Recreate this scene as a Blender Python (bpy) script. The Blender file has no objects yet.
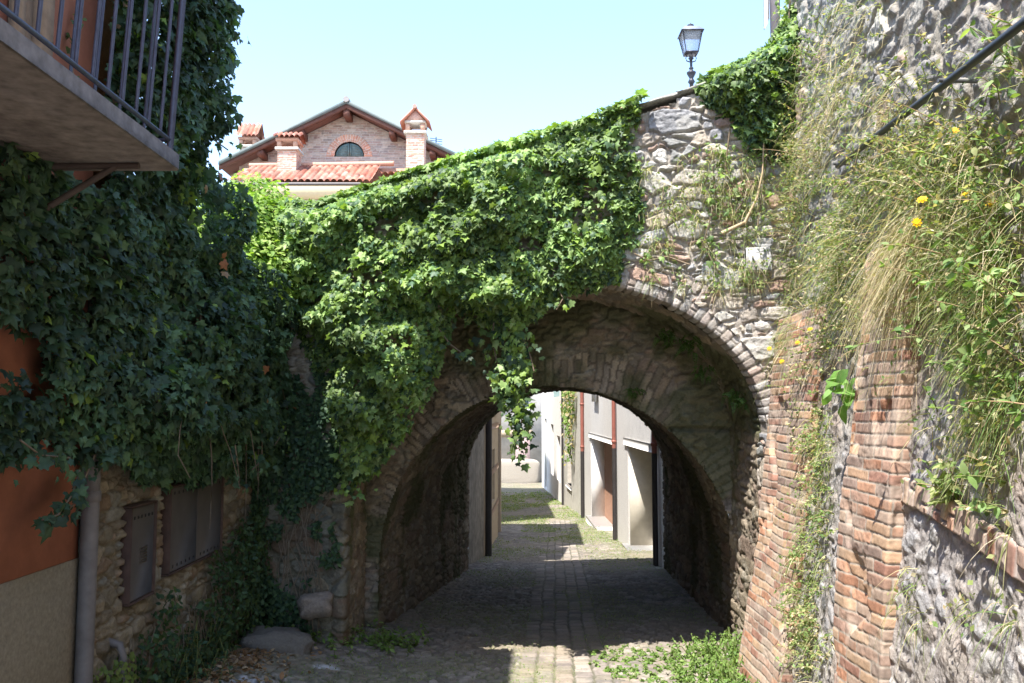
import bpy, math, random
import numpy as np
from mathutils import Vector
rng = np.random.default_rng(7)
random.seed(7)
SC = bpy.context.scene
COL = SC.collection
F = 850.0
HZ = 410.5          # picture row of the horizon
PITCH = math.atan((HZ-341.5)/F)
def RX(px, py=HZ):  # sideways metres per metre ahead for a sight line
    v = (341.5-py)/F
    return (px-512)/F/(math.cos(PITCH)-v*math.sin(PITCH))
def RZ(py):         # metres up per metre ahead
    v = (341.5-py)/F
    return (math.sin(PITCH)+v*math.cos(PITCH))/(math.cos(PITCH)-v*math.sin(PITCH))

# ------------------------------------------------------------------ object helpers
def worldloc(o):
    v = Vector((0, 0, 0))
    while o is not None:
        v = v + o.location
        o = o.parent
    return v

def setparent(o, p):
    o.parent = p
    o.location = -worldloc(p)

def tag(o, label=None, cat=None, group=None, kind=None):
    if label: o["label"] = label
    if cat: o["category"] = cat
    if group: o["group"] = group
    if kind: o["kind"] = kind
    return o

def thing(name, label, cat, loc, group=None):
    o = bpy.data.objects.new(name, None)
    o.empty_display_size = 0.1
    COL.objects.link(o)
    o.location = loc
    return tag(o, label, cat, group)

class Acc:
    """collects vertices, faces and vertex colours; builds ONE mesh object"""
    def __init__(s):
        s.V = []; s.Fq = []; s.C = []; s.n = 0
    def add(s, V, Fc, C=(0.5, 0.5, 0.5)):
        V = np.asarray(V, dtype=np.float64).reshape(-1, 3)
        Fc = np.asarray(Fc, dtype=np.int64)
        C = np.asarray(C, dtype=np.float64)
        if C.ndim == 1: C = np.tile(C, (len(V), 1))
        s.V.append(V); s.C.append(C); s.Fq.append(Fc + s.n)
        s.n += len(V)
    def build(s, name, mat, parent=None, smooth=False, autos=None):
        V = np.concatenate(s.V); C = np.concatenate(s.C)
        loops = np.concatenate([f.ravel() for f in s.Fq]).astype(np.int32)
        sizes = np.concatenate([np.full(len(f), f.shape[1]) for f in s.Fq]).astype(np.int32)
        starts = (np.cumsum(sizes) - sizes).astype(np.int32)
        me = bpy.data.meshes.new(name)
        me.vertices.add(len(V)); me.vertices.foreach_set("co", V.astype(np.float32).ravel())
        me.loops.add(len(loops)); me.loops.foreach_set("vertex_index", loops)
        me.polygons.add(len(sizes)); me.polygons.foreach_set("loop_start", starts)
        me.polygons.foreach_set("loop_total", sizes)
        if smooth: me.polygons.foreach_set("use_smooth", np.ones(len(sizes), dtype=bool))
        a = me.color_attributes.new("Col", 'FLOAT_COLOR', 'POINT')
        c4 = np.ones((len(V), 4), dtype=np.float32); c4[:, :3] = np.clip(C, 0, 1)
        a.data.foreach_set("color", c4.ravel())
        me.update(calc_edges=True)
        me.validate()
        me.materials.append(mat)
        o = bpy.data.objects.new(name, me)
        COL.objects.link(o)
        if parent is not None: setparent(o, parent)
        return o

def grid_faces(nv, nu, mask=None):
    i = np.arange(nv * nu).reshape(nv, nu)
    q = np.stack([i[:-1, :-1], i[:-1, 1:], i[1:, 1:], i[1:, :-1]], -1)
    if mask is not None:
        k = mask[:-1, :-1] & mask[:-1, 1:] & mask[1:, 1:] & mask[1:, :-1]
        q = q[k]
    return q.reshape(-1, 4)

def add_grid(acc, P, C, mask=None, flip=False):
    nv, nu = P.shape[:2]
    q = grid_faces(nv, nu, mask)
    if flip: q = q[:, ::-1]
    acc.add(P.reshape(-1, 3), q, C.reshape(-1, 3))

def box(acc, x0, x1, y0, y1, z0, z1, c=(0.5, 0.5, 0.5), M=None, bev=0.0):
    b = min(bev, abs(x1-x0)*.45, abs(y1-y0)*.45, abs(z1-z0)*.45)
    if b <= 0:
        V = np.array([[x, y, z] for z in (z0, z1) for y in (y0, y1) for x in (x0, x1)], float)
        Q = [[0, 2, 3, 1], [4, 5, 7, 6], [0, 1, 5, 4], [2, 6, 7, 3], [0, 4, 6, 2], [1, 3, 7, 5]]
        if M is not None: V = V @ np.array(M)[:3, :3].T + np.array(M)[:3, 3] if np.array(M).shape == (4, 4) else V
        acc.add(V, Q, c)
        return
    # chamfered box: 24 verts
    vs = []
    idx = {}
    for sx in (0, 1):
        for sy in (0, 1):
            for sz in (0, 1):
                X = (x0, x1)[sx]; Y = (y0, y1)[sy]; Z = (z0, z1)[sz]
                dx = b if sx == 0 else -b; dy = b if sy == 0 else -b; dz = b if sz == 0 else -b
                for ax in range(3):
                    p = [X + dx, Y + dy, Z + dz]
                    p[ax] = (X, Y, Z)[ax]
                    idx[(sx, sy, sz, ax)] = len(vs); vs.append(p)
    Q = []; T = []
    for ax in range(3):
        for s_ in (0, 1):
            o = [a for a in range(3) if a != ax]
            f = []
            for a, b_ in ((0, 0), (1, 0), (1, 1), (0, 1)):
                k = [0, 0, 0]; k[ax] = s_; k[o[0]] = a; k[o[1]] = b_
                f.append(idx[(k[0], k[1], k[2], ax)])
            Q.append(f)
    for ax in range(3):   # edges running along ax
        o = [a for a in range(3) if a != ax]
        for a in (0, 1):
            for b_ in (0, 1):
                k0 = [0, 0, 0]; k1 = [0, 0, 0]
                k0[ax] = 0; k1[ax] = 1
                for k in (k0, k1): k[o[0]] = a; k[o[1]] = b_
                Q.append([idx[(*k0, o[0])], idx[(*k1, o[0])], idx[(*k1, o[1])], idx[(*k0, o[1])]])
    for sx in (0, 1):
        for sy in (0, 1):
            for sz in (0, 1):
                T.append([idx[(sx, sy, sz, 0)], idx[(sx, sy, sz, 1)], idx[(sx, sy, sz, 2)]])
    n0 = acc.n
    acc.add(vs, Q, c)
    acc.Fq.append(np.array(T) + n0)

def tube(acc, pts, r, n=8, c=(0.5, 0.5, 0.5), cap=True):
    pts = np.asarray(pts, float)
    m = len(pts)
    r = np.broadcast_to(np.asarray(r, float), (m,))
    d = np.gradient(pts, axis=0)
    d /= np.linalg.norm(d, axis=1)[:, None] + 1e-12
    ref = np.array([0, 0, 1.0]) if abs(d[0][2]) < .9 else np.array([1.0, 0, 0])
    V = []
    for k in range(m):
        a = np.cross(d[k], ref); a /= np.linalg.norm(a) + 1e-12
        b = np.cross(d[k], a)
        for j in range(n):
            t = 2 * math.pi * j / n
            V.append(pts[k] + r[k] * (math.cos(t) * a + math.sin(t) * b))
    Q = []
    for k in range(m - 1):
        for j in range(n):
            j2 = (j + 1) % n
            Q.append([k*n+j, k*n+j2, (k+1)*n+j2, (k+1)*n+j])
    acc.add(V, Q, c)
    if cap:
        for k in (0, m - 1):
            acc.add(V[k*n:(k+1)*n] + [pts[k]], [[j, (j+1) % n, n] for j in range(n)], c)

def lathe(acc, cx, cy, prof, n=16, c=(0.5, 0.5, 0.5)):
    V = []
    for (r, z) in prof:
        for j in range(n):
            t = 2 * math.pi * j / n
            V.append((cx + r*math.cos(t), cy + r*math.sin(t), z))
    Q = [[k*n+j, k*n+(j+1) % n, (k+1)*n+(j+1) % n, (k+1)*n+j] for k in range(len(prof)-1) for j in range(n)]
    acc.add(V, Q, c)

def prism(acc, poly, axis, a0, a1, c=(0.5, 0.5, 0.5)):
    """polygon given in the two other axes, extruded along axis"""
    n = len(poly)
    V = []
    for a in (a0, a1):
        for p in poly:
            v = list(p); v.insert(axis, a); V.append(v)
    Q = [[k, (k+1) % n, n+(k+1) % n, n+k] for k in range(n)]
    n0 = acc.n
    acc.add(V, Q, c)
    acc.Fq.append(np.array([list(range(n))[::-1]]) + n0)
    acc.Fq.append(np.array([list(range(n, 2*n))]) + n0)

# ------------------------------------------------------------------ noise
def _h(ix, iy, seed):
    h = (ix.astype(np.int64) * 374761393 + iy.astype(np.int64) * 668265263 + seed * 2147483647) & 0xffffffff
    h = ((h ^ (h >> 13)) * 1274126177) & 0xffffffff
    h = ((h ^ (h >> 16)) * 2246822519) & 0xffffffff
    return ((h ^ (h >> 15)) & 0xffffff) / float(0xffffff)

def vn(x, y, seed=0):
    x = np.asarray(x, float); y = np.asarray(y, float)
    ix = np.floor(x); iy = np.floor(y)
    fx = x - ix; fy = y - iy
    ix = ix.astype(np.int64); iy = iy.astype(np.int64)
    fx = fx*fx*(3-2*fx); fy = fy*fy*(3-2*fy)
    a = _h(ix, iy, seed); b = _h(ix+1, iy, seed); c = _h(ix, iy+1, seed); d = _h(ix+1, iy+1, seed)
    return (a*(1-fx)+b*fx)*(1-fy) + (c*(1-fx)+d*fx)*fy

def fbm(x, y, seed=0, o=4):
    s = 0; a = .5; t = 0
    for k in range(o):
        s = s + a*vn(x*2**k+k*17.3, y*2**k+k*9.1, seed+k*31); t += a; a *= .5
    return s/t

def sst(a, b, x):
    t = np.clip((x-a)/(b-a), 0, 1)
    return t*t*(3-2*t)

# ------------------------------------------------------------------ masonry height and colour fields
def voro(U, V, seed, jit=.8, brick=True, power=2.6):
    iu = np.floor(U).astype(np.int64); iv = np.floor(V).astype(np.int64)
    F1 = np.full(U.shape, 9.0); F2 = np.full(U.shape, 9.0)
    i1 = np.zeros(U.shape, np.int64); du = np.zeros(U.shape); dv = np.zeros(U.shape)
    for b in (-1, 0, 1):
        cv = iv + b
        off = (.5 * (cv & 1)) if brick else 0.0
        iu2 = np.floor(U - off).astype(np.int64)
        for a in (-1, 0, 1):
            cu = iu2 + a
            su = cu + .5 + off + (_h(cu, cv, seed) - .5) * jit
            sv = cv + .5 + (_h(cu, cv, seed+5) - .5) * jit * .75
            w = (_h(cu, cv, seed+9) - .5) * .28
            x = U - su; y = V - sv
            d = (np.abs(x)**power + np.abs(y)**power)**(1/power) + w
            k = d < F1
            F2 = np.where(k, F1, np.minimum(F2, d))
            i1 = np.where(k, (cu*7919 + cv*104729), i1)
            du = np.where(k, x, du); dv = np.where(k, y, dv)
            F1 = np.where(k, d, F1)
    return F1, F2, i1, du, dv

def hid(i, s): return _h(i, i*0 + s, 77)

STONE = np.array([[.34, .32, .30], [.40, .38, .35], [.27, .27, .26], [.33, .29, .25], [.38, .33, .27],
                  [.30, .22, .18], [.45, .43, .40], [.36, .25, .20], [.31, .31, .32], [.42, .38, .33]])

def rubble(U, V, sx=.26, sy=.13, seed=1, relief=.035, mortar=(.33, .30, .26), pal=STONE, gap=.16, rough=.009, small=.35, tone=1.0):
    wu = (fbm(U*3.2, V*3.2, seed+40, 2)-.5)*.24*sx/.26+(fbm(U*16, V*16, seed+42, 3)-.5)*.12*sx
    wv = (fbm(U*3.2+50, V*3.2, seed+41, 2)-.5)*.11*sy/.13+(fbm(U*16+9, V*16, seed+43, 3)-.5)*.16*sy
    U1 = (U+wu)/sx; V1 = (V+wv)/sy
    F1, F2, I, du, dv = voro(U1, V1, seed)
    e = F2-F1
    f1, f2, i2, du2, dv2 = voro(U1*1.9+7, V1*1.7+3, seed+100)
    fl = hid(I, 3) < small
    e2 = np.minimum(e, (f2-f1)*.6)
    E_ = np.where(fl, e2, e)
    J = np.where(fl, i2 + I*3, I)
    DU = np.where(fl, du2*.5, du); DV = np.where(fl, dv2*.5, dv)
    gapn = gap*(.6+.9*fbm(U*5, V*5, seed+8, 2))
    m = sst(gapn*.30, gapn*1.05, E_)
    hh = .45+.75*hid(J, 11)
    tilt = DU*(hid(J, 12)-.5)*1.0 + DV*(hid(J, 13)-.5)*1.1
    fine = fbm(U*28, V*34, seed+60, 4)-.5
    med = fbm(U*9 + hid(J, 15)*40, V*14, seed+61, 3)-.5
    ridg = np.abs(fbm(U*10+hid(J, 16)*9, V*30+U*8*(hid(J, 17)-.5), seed+62, 3)-.5)
    g1, g2, gi, gu, gv = voro(U*(3.1/sx)+wu*30, V*(1.9/sy)+wv*30, seed+130, 1.0, True, 2.0)
    facet = gu*(hid(gi, 41)-.5)+gv*(hid(gi, 42)-.5)+.35*(hid(gi, 43)-.5)
    h = relief*(m*(.62+.5*hid(J, 11)) + m*tilt*.30 + m*med*.35 + m*facet*.42 - m*ridg*.45) + rough*.6*fine*(1+m*.6)
    k = (hid(J, 21)*len(pal)).astype(int) % len(pal)
    c = np.asarray(pal)[k]*(.82+.36*hid(J, 22))[..., None]
    c = c*(1+.5*(fbm(U*14, V*20, seed+70, 4)-.5)[..., None])
    mo = np.asarray(mortar)*(.8+.5*fbm(U*25, V*25, seed+71, 3))[..., None]
    mm = sst(.1, .6, m)[..., None]
    c = mo*(1-mm)+c*mm
    lich = sst(.62, .72, fbm(U*6, V*6, seed+90, 4))[..., None]
    c = c*(1-.35*lich)+np.array([.44, .42, .36])*.35*lich
    return h, c*tone

BRICK = np.array([[.38, .20, .13], [.43, .25, .17], [.31, .17, .13], [.42, .28, .19], [.34, .22, .17], [.46, .32, .22], [.27, .20, .17], [.40, .30, .24]])

def bricks(U, V, bw=.23, bh=.068, gap=.012, seed=1, relief=.014, pal=BRICK, mortar=(.36, .31, .26), miss=.03, worn=.4):
    wu = (fbm(U*5, V*5, seed+1, 2)-.5)*.02; wv = (fbm(U*2.5, V*2.5, seed+2, 2)-.5)*.035
    u = U+wu; v = V+wv
    r = np.floor(v/bh).astype(np.int64); fv = v/bh-r
    uo = u/bw + .5*(r & 1) + (_h(r, r*0, seed+3)-.5)*.35
    c_ = np.floor(uo).astype(np.int64); fu = uo-c_
    j0 = (_h(c_, r, seed+4)-.5)*.25; j1 = (_h(c_+1, r, seed+4)-.5)*.25
    du = np.minimum((fu-j0), (1+j1-fu))
    own = np.where(du < 0, 0, 1)
    c_ = np.where((fu-j0) < 0, c_-1, np.where((1+j1-fu) < 0, c_+1, c_))
    du = np.abs(du)*bw
    dv = np.minimum(fv, 1-fv)*bh
    d = np.minimum(du, dv) - .25*np.maximum(0, .012-np.maximum(du, dv))
    J = c_*7919+r*104729+seed
    g = gap*(.35+.9*fbm(U*9, V*9, seed+5, 3))
    m = sst(g*.45, g*.45+.0045, d)
    ms = hid(J, 1) < miss
    hh = (.6+.6*hid(J, 2))*np.where(ms, -1.6, 1)
    tilt = ((fu-.5)*(hid(J, 3)-.5)+(fv-.5)*(hid(J, 4)-.5))*1.1
    er = sst(.52, .75, fbm(U*7, V*9, seed+6, 4))*worn
    h = relief*m*(.7+.35*(hh-.6)+tilt*.5-er*.9)-relief*.0 + .003*(fbm(U*40, V*40, seed+7, 3)-.5)*(1+er*2)
    k = (hid(J, 5)*len(pal)).astype(int) % len(pal)
    c = np.asarray(pal)[k]*(.78+.4*hid(J, 6))[..., None]
    c = c*(1+.45*(fbm(U*22, V*22, seed+8, 3)-.5)[..., None])
    dust = (sst(.42, .75, fbm(U*5, V*6, seed+9, 4))*.5)[..., None]
    c = c*(1-dust)+np.array([.40, .34, .28])*dust
    mo = np.asarray(mortar)*(.75+.5*fbm(U*30, V*30, seed+10, 3))[..., None]
    mk = (sst(.2, .8, m)*np.where(ms, .35, 1))[..., None]
    return h, mo*(1-mk)+c*mk

# ------------------------------------------------------------------ materials
def newmat(name):
    m = bpy.data.materials.new(name); m.use_nodes = True
    nt = m.node_tree
    return m, nt, nt.nodes["Principled BSDF"], nt.nodes["Material Output"]

def ramp_noise(nt, scale, detail=6, lo=.8, hi=1.2, coord='Object', rough=.6):
    tc = nt.nodes.new("ShaderNodeTexCoord")
    no = nt.nodes.new("ShaderNodeTexNoise"); no.inputs["Scale"].default_value = scale
    no.inputs["Detail"].default_value = detail; no.inputs["Roughness"].default_value = rough
    nt.links.new(tc.outputs[coord], no.inputs["Vector"])
    mr = nt.nodes.new("ShaderNodeMapRange")
    mr.inputs[1].default_value = .3; mr.inputs[2].default_value = .7
    mr.inputs[3].default_value = lo; mr.inputs[4].default_value = hi
    nt.links.new(no.outputs["Fac"], mr.inputs[0])
    return no, mr

def mat_vc(name, rough=.9, scale=60, amt=.15, bump=.3, bdist=.004, spec=.2, moss=None):
    """procedural surface whose own colour comes from the mesh's colour field"""
    m, nt, b, out = newmat(name)
    at = nt.nodes.new("ShaderNodeAttribute"); at.attribute_name = "Col"
    no, mr = ramp_noise(nt, scale, 8, 1-amt, 1+amt)
    mul = nt.nodes.new("ShaderNodeVectorMath"); mul.operation = 'SCALE'
    nt.links.new(at.outputs["Color"], mul.inputs[0]); nt.links.new(mr.outputs[0], mul.inputs["Scale"])
    nt.links.new(mul.outputs[0], b.inputs["Base Color"])
    b.inputs["Roughness"].default_value = rough
    b.inputs["Specular IOR Level"].default_value = spec
    bp = nt.nodes.new("ShaderNodeBump"); bp.inputs["Strength"].default_value = bump; bp.inputs["Distance"].default_value = bdist
    nt.links.new(no.outputs["Fac"], bp.inputs["Height"]); nt.links.new(bp.outputs[0], b.inputs["Normal"])
    return m

def mat_plain(name, col, rough=.6, metal=0.0, scale=12, amt=.15, bump=.1, bdist=.003, spec=.4, stains=0.0, scol=(.2, .18, .15)):
    m, nt, b, out = newmat(name)
    no, mr = ramp_noise(nt, scale, 8, 1-amt, 1+amt)
    rgb = nt.nodes.new("ShaderNodeRGB"); rgb.outputs[0].default_value = (*col, 1)
    mul = nt.nodes.new("ShaderNodeVectorMath"); mul.operation = 'SCALE'
    nt.links.new(rgb.outputs[0], mul.inputs[0]); nt.links.new(mr.outputs[0], mul.inputs["Scale"])
    src = mul.outputs[0]
    if stains > 0:
        n2, mr2 = ramp_noise(nt, 1.7, 10, 0, 1, rough=.7)
        mr2.inputs[1].default_value = .5; mr2.inputs[2].default_value = .72; mr2.inputs[4].default_value = stains
        mx = nt.nodes.new("ShaderNodeMix"); mx.data_type = 'RGBA'
        nt.links.new(mr2.outputs[0], mx.inputs[0]); nt.links.new(src, mx.inputs[6]); mx.inputs[7].default_value = (*scol, 1)
        src = mx.outputs[2]
    nt.links.new(src, b.inputs["Base Color"])
    b.inputs["Roughness"].default_value = rough; b.inputs["Metallic"].default_value = metal
    b.inputs["Specular IOR Level"].default_value = spec
    bp = nt.nodes.new("ShaderNodeBump"); bp.inputs["Strength"].default_value = bump; bp.inputs["Distance"].default_value = bdist
    nt.links.new(no.outputs["Fac"], bp.inputs["Height"]); nt.links.new(bp.outputs[0], b.inputs["Normal"])
    return m

def mat_leaf(name, rough=.4, transl=.3, spec=.5):
    m, nt, b, out = newmat(name)
    at = nt.nodes.new("ShaderNodeAttribute"); at.attribute_name = "Col"
    no, mr = ramp_noise(nt, 35, 4, .8, 1.2)
    mul = nt.nodes.new("ShaderNodeVectorMath"); mul.operation = 'SCALE'
    nt.links.new(at.outputs["Color"], mul.inputs[0]); nt.links.new(mr.outputs[0], mul.inputs["Scale"])
    nt.links.new(mul.outputs[0], b.inputs["Base Color"])
    b.inputs["Roughness"].default_value = rough; b.inputs["Specular IOR Level"].default_value = spec
    tr = nt.nodes.new("ShaderNodeBsdfTranslucent")
    t2 = nt.nodes.new("ShaderNodeVectorMath"); t2.operation = 'MULTIPLY'; t2.inputs[1].default_value = (1.6, 1.7, .6)
    nt.links.new(mul.outputs[0], t2.inputs[0]); nt.links.new(t2.outputs[0], tr.inputs[0])
    mx = nt.nodes.new("ShaderNodeMixShader"); mx.inputs[0].default_value = transl
    nt.links.new(b.outputs[0], mx.inputs[1]); nt.links.new(tr.outputs[0], mx.inputs[2])
    nt.links.new(mx.outputs[0], out.inputs["Surface"])
    return m

M_STONE = mat_vc("masonry", .92, 55, .2, .8, .010)
M_BRICK = mat_vc("old_brick", .9, 70, .14, .4, .003)
M_COB = mat_vc("cobbles", .85, 60, .16, .35, .003, .25)
M_IVY = mat_leaf("ivy_leaves", .5, .28, .3)
M_SOFT = mat_leaf("soft_leaves", .55, .35, .25)
M_DRY = mat_leaf("dry_grass", .7, .25, .15)
M_STEM = mat_vc("stems", .9, 40, .2, .2, .002)
M_TILE = mat_vc("clay_tiles", .85, 20, .18, .2, .004)
M_PAINT = mat_vc("painted", .6, 14, .08, .05, .002, .4)
M_WOOD = mat_vc("weathered_wood", .7, 18, .22, .2, .003)

# ------------------------------------------------------------------ foliage helpers
def tmpl_ivy():
    o = [(0, 0), (.20, -.10), (.50, .02), (.38, .26), (.56, .52), (.24, .56), (0, 1.0), (-.24, .56), (-.56, .52), (-.38, .26), (-.50, .02), (-.20, -.10)]
    V = [(x, y-.1, -abs(x)*.22-(y*y)*.12) for x, y in o] + [(0, .28, .03)]
    n = len(o)
    return np.array(V), np.array([[k, (k+1) % n, n] for k in range(n)])

def tmpl_oval(w=.28, fold=.15, curl=.25):
    V = [(0, 0, 0)]; F_ = []
    for t, ww in ((.22, .75), (.5, 1), (.78, .62)):
        z = -curl*t*t
        V += [(-w*ww, t, z+fold*ww*w), (0, t, z), (w*ww, t, z+fold*ww*w)]
    V.append((0, 1, -curl))
    F_ = [[0, 2, 1], [0, 3, 2]]
    for k in (1, 4):
        F_ += [[k, k+1, k+4], [k, k+4, k+3], [k+1, k+2, k+5], [k+1, k+5, k+4]]
    F_ += [[7, 8, 10], [8, 9, 10]]
    return np.array(V, float), np.array(F_)

def tmpl_tiny():
    return np.array([(0, 0, 0), (.3, .45, -.03), (0, 1, -.12), (-.3, .45, -.03)], float), np.array([[0, 1, 2], [0, 2, 3]])

def tmpl_flower(n=8):
    V = []; F_ = []
    for k in range(n):
        a = 2*math.pi*k/n; b = a+2*math.pi/n*.42; c = a-2*math.pi/n*.42
        i = len(V)
        V += [(0, 0, 0), (.75*math.cos(b), .75*math.sin(b), .12), (1*math.cos(a), 1*math.sin(a), .05), (.75*math.cos(c), .75*math.sin(c), .12)]
        F_ += [[i, i+1, i+2], [i, i+2, i+3]]
    return np.array(V, float), np.array(F_)

T_IVY = tmpl_ivy()
def _var(sx, sy, cz, sk):
    V = T_IVY[0].copy(); V[:, 2] = V[:, 2]*cz+.10*np.sin(V[:, 1]*4+sk); V[:, 0] = V[:, 0]*sx+sk*.12*V[:, 1]; V[:, 1] *= sy; return (V, T_IVY[1])
IVYS = [T_IVY, _var(.78, 1.12, 1.8, .5), _var(1.15, .85, .4, -.6), _var(.62, .9, 2.6, .9), _var(1.0, 1.0, -.8, -.3)]
T_OVAL = tmpl_oval(); T_TINY = tmpl_tiny(); T_FLOWER = tmpl_flower(); T_NARROW = tmpl_oval(.13, .2, .3)

def norm(a): return a/(np.linalg.norm(a, axis=-1, keepdims=True)+1e-9)

def leaves(acc, tm, pos, nrm, tip, size, col):
    """many leaves: nrm = facing, tip = where the point hangs"""
    V, Fc = tm
    n = len(pos)
    if n == 0: return
    nrm = norm(np.asarray(nrm, float)); tip = np.asarray(tip, float)
    tip = norm(tip - (tip*nrm).sum(1, keepdims=True)*nrm + 1e-6)
    sd = np.cross(tip, nrm)
    size = np.broadcast_to(np.asarray(size, float), (n,))
    W = (V[None, :, 0, None]*sd[:, None] + V[None, :, 1, None]*tip[:, None] + V[None, :, 2, None]*nrm[:, None])*size[:, None, None] + np.asarray(pos)[:, None]
    Fa = (Fc[None] + (np.arange(n)*len(V))[:, None, None]).reshape(-1, 3)
    C = np.repeat(np.asarray(col), len(V), axis=0)
    acc.add(W.reshape(-1, 3), Fa, C)

def blades(acc, base, d0, L, w, droop, col, seg=5):
    n = len(base)
    d0 = norm(np.asarray(d0, float))
    L = np.broadcast_to(L, (n,)).astype(float); w = np.broadcast_to(w, (n,)).astype(float); droop = np.broadcast_to(droop, (n,)).astype(float)
    sd = norm(np.cross(d0, rng.normal(size=(n, 3))))
    Vs = []
    for k in range(seg):
        t = k/(seg-1)
        p = base + d0*(L*t)[:, None]; p = p + np.array([0, 0, -1.0])*(L*droop*t*t)[:, None]
        ww = (w*(1-t)**.7*.5 + .0004)[:, None]
        Vs += [p-sd*ww, p+sd*ww]
    W = np.stack(Vs, 1)
    Fq = np.array([[2*k, 2*k+1, 2*k+3, 2*k+2] for k in range(seg-1)])
    Fa = (Fq[None] + (np.arange(n)*2*seg)[:, None, None]).reshape(-1, 4)
    acc.add(W.reshape(-1, 3), Fa, np.repeat(col, 2*seg, axis=0))

def pick(pal, n, var=.25):
    pal = np.asarray(pal)
    c = pal[rng.integers(0, len(pal), n)]
    return c*(1+(rng.random((n, 1))-.5)*2*var)

GREEN_SHADE = [[.044, .086, .052], [.056, .108, .058], [.070, .128, .062], [.040, .076, .048], [.085, .145, .066]]  # leaf greens with the shade of the left side put into the colour
GREEN_SUN = [[.16, .25, .08], [.20, .30, .10], [.11, .19, .06], [.26, .35, .14]]  # sunlit leaf greens: the sunlight is put into the colour
GREEN_WEED = [[.20, .28, .09], [.25, .31, .11], [.30, .33, .14], [.15, .24, .08]]
STRAW = [[.48, .40, .24], [.54, .46, .30], [.40, .32, .20], [.36, .36, .18], [.58, .52, .38]]
# ================================================================== camera, light, world
cam = bpy.data.objects.new("camera", bpy.data.cameras.new("camera")); COL.objects.link(cam)
cam.data.sensor_width = 36; cam.data.lens = F*36/1024
cam.data.clip_start = .05; cam.data.clip_end = 2000
cam.rotation_euler = (math.pi/2+PITCH, 0, 0)
SC.camera = cam
SUN = Vector((.28, .39, -1.0)).normalized()      # the way the light travels
sun = bpy.data.objects.new("sun", bpy.data.lights.new("sun", 'SUN')); COL.objects.link(sun)
sun.data.energy = 3.4; sun.data.angle = math.radians(.5); sun.data.color = (1, .955, .88)
sun.rotation_euler = SUN.to_track_quat('-Z', 'Y').to_euler()
sun.location = (-20, -20, 60)
W = bpy.data.worlds.new("World"); SC.world = W; W.use_nodes = True
nt = W.node_tree; bg = nt.nodes["Background"]
sky = nt.nodes.new("ShaderNodeTexSky"); sky.sky_type = 'NISHITA'; sky.sun_disc = False
el = math.asin(-SUN.z); sky.sun_elevation = el
sky.sun_rotation = math.atan2(-SUN.x, -SUN.y)
sky.air_density = 1.0; sky.dust_density = 0.6; sky.ozone_density = 1.0
nt.links.new(sky.outputs[0], bg.inputs[0]); bg.inputs[1].default_value = .15
SC.view_settings.view_transform = 'Standard'; SC.view_settings.look = 'None'
SC.view_settings.exposure = 1.82; SC.view_settings.gamma = 1
SC.view_settings.use_curve_mapping = False
SC.render.engine = 'CYCLES'
SC.cycles.max_bounces = 8; SC.cycles.diffuse_bounces = 5
try: SC.cycles.use_denoising = True
except Exception: pass

# ================================================================== ground
GD = np.array([-300, -20, 0, 5.8, 7.5, 9.5, 12, 13.5, 20, 24, 35, 45, 60, 400.])
GZ = np.array([-1.4, -1.5, -1.62, -1.85, -1.99, -2.09, -2.2, -2.33, -2.76, -3.0, -3.6, -4.0, -4.4, -4.6])
def gz0(D): return np.interp(D, GD, GZ)
def gz(x, D):
    x = np.asarray(x, float); D = np.asarray(D, float)
    z = gz0(D)
    bank = .13*sst(-.9, -2.0, x)*sst(9, 7, D) + .05*sst(1.0, 1.8, x)*sst(7.5, 5, D)
    crown_ = -.02*np.cos(np.clip((x-.45)/1.6, -1, 1)*math.pi/2)
    return z + bank + crown_ + .03*(fbm(x*1.1, D*1.1, 5, 3)-.5)

COBPAL = np.array([[.21, .18, .155], [.25, .22, .195], [.17, .155, .14], [.235, .195, .16], [.27, .24, .215], [.19, .165, .15], [.225, .20, .165]])
nD = 1000
D = 3.0*np.exp(np.linspace(0, math.log(49/3.0), nD))
X = np.linspace(-3.4, 3.4, 500)
XX, DD = np.meshgrid(X, D)
XX = XX * (1 + .0*DD)
x0c = .42+(DD-7)*.05
h1, c1 = rubble(XX, DD, .095, .085, 21, .024, (.13, .125, .085), COBPAL, .2, .004, .15)
hb, cb = bricks(DD-7, (XX-x0c)+.07*3, .15, .135, .020, 23, .018, COBPAL*1.08, (.11, .105, .075), 0, .2)
inb = (np.abs(XX-x0c+.0) < .34)
h = np.where(inb, hb, h1); c = np.where(inb[..., None], cb, c1)
fade = sst(20, 8, DD)*.85+.15
# moss and grass growing in the joints
moss = sst(.46, .64, fbm(XX*1.3, DD*.8, 31, 4) + .12*sst(1.0, 2.0, XX) + .10*sst(9, 20, DD) - .10*sst(.55, .1, np.abs(XX-x0c)))
joint = sst(.012, -.002, h)
mk = np.clip(moss*(.35+.65*joint), 0, 1)[..., None]
c = c*(1-mk)+np.array([.16, .165, .09])*(.7+.6*fbm(XX*30, DD*30, 32, 2))[..., None]*mk
dirt = sst(.5, .75, fbm(XX*.8+4, DD*.8, 33, 4)+.25*sst(-1.2, -2.0, XX)*sst(8, 6, DD))[..., None]*.6
c = c*(1-dirt)+np.array([.24, .20, .15])*dirt
lime = (sst(.60, .66, fbm(XX*3.1, DD*2.4, 35, 4))*sst(-1.05, -1.35, XX)*sst(7.2, 6.6, DD)*sst(5.3, 5.8, DD))[..., None]
c = c*(1-lime)+np.array([.55, .56, .58])*lime
acc = Acc()
P = np.stack([XX, DD, gz(XX, DD)+h*fade], -1)
add_grid(acc, P, c)
street = tag(acc.build("cobbled_street", M_COB, None, True), kind="structure")
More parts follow.
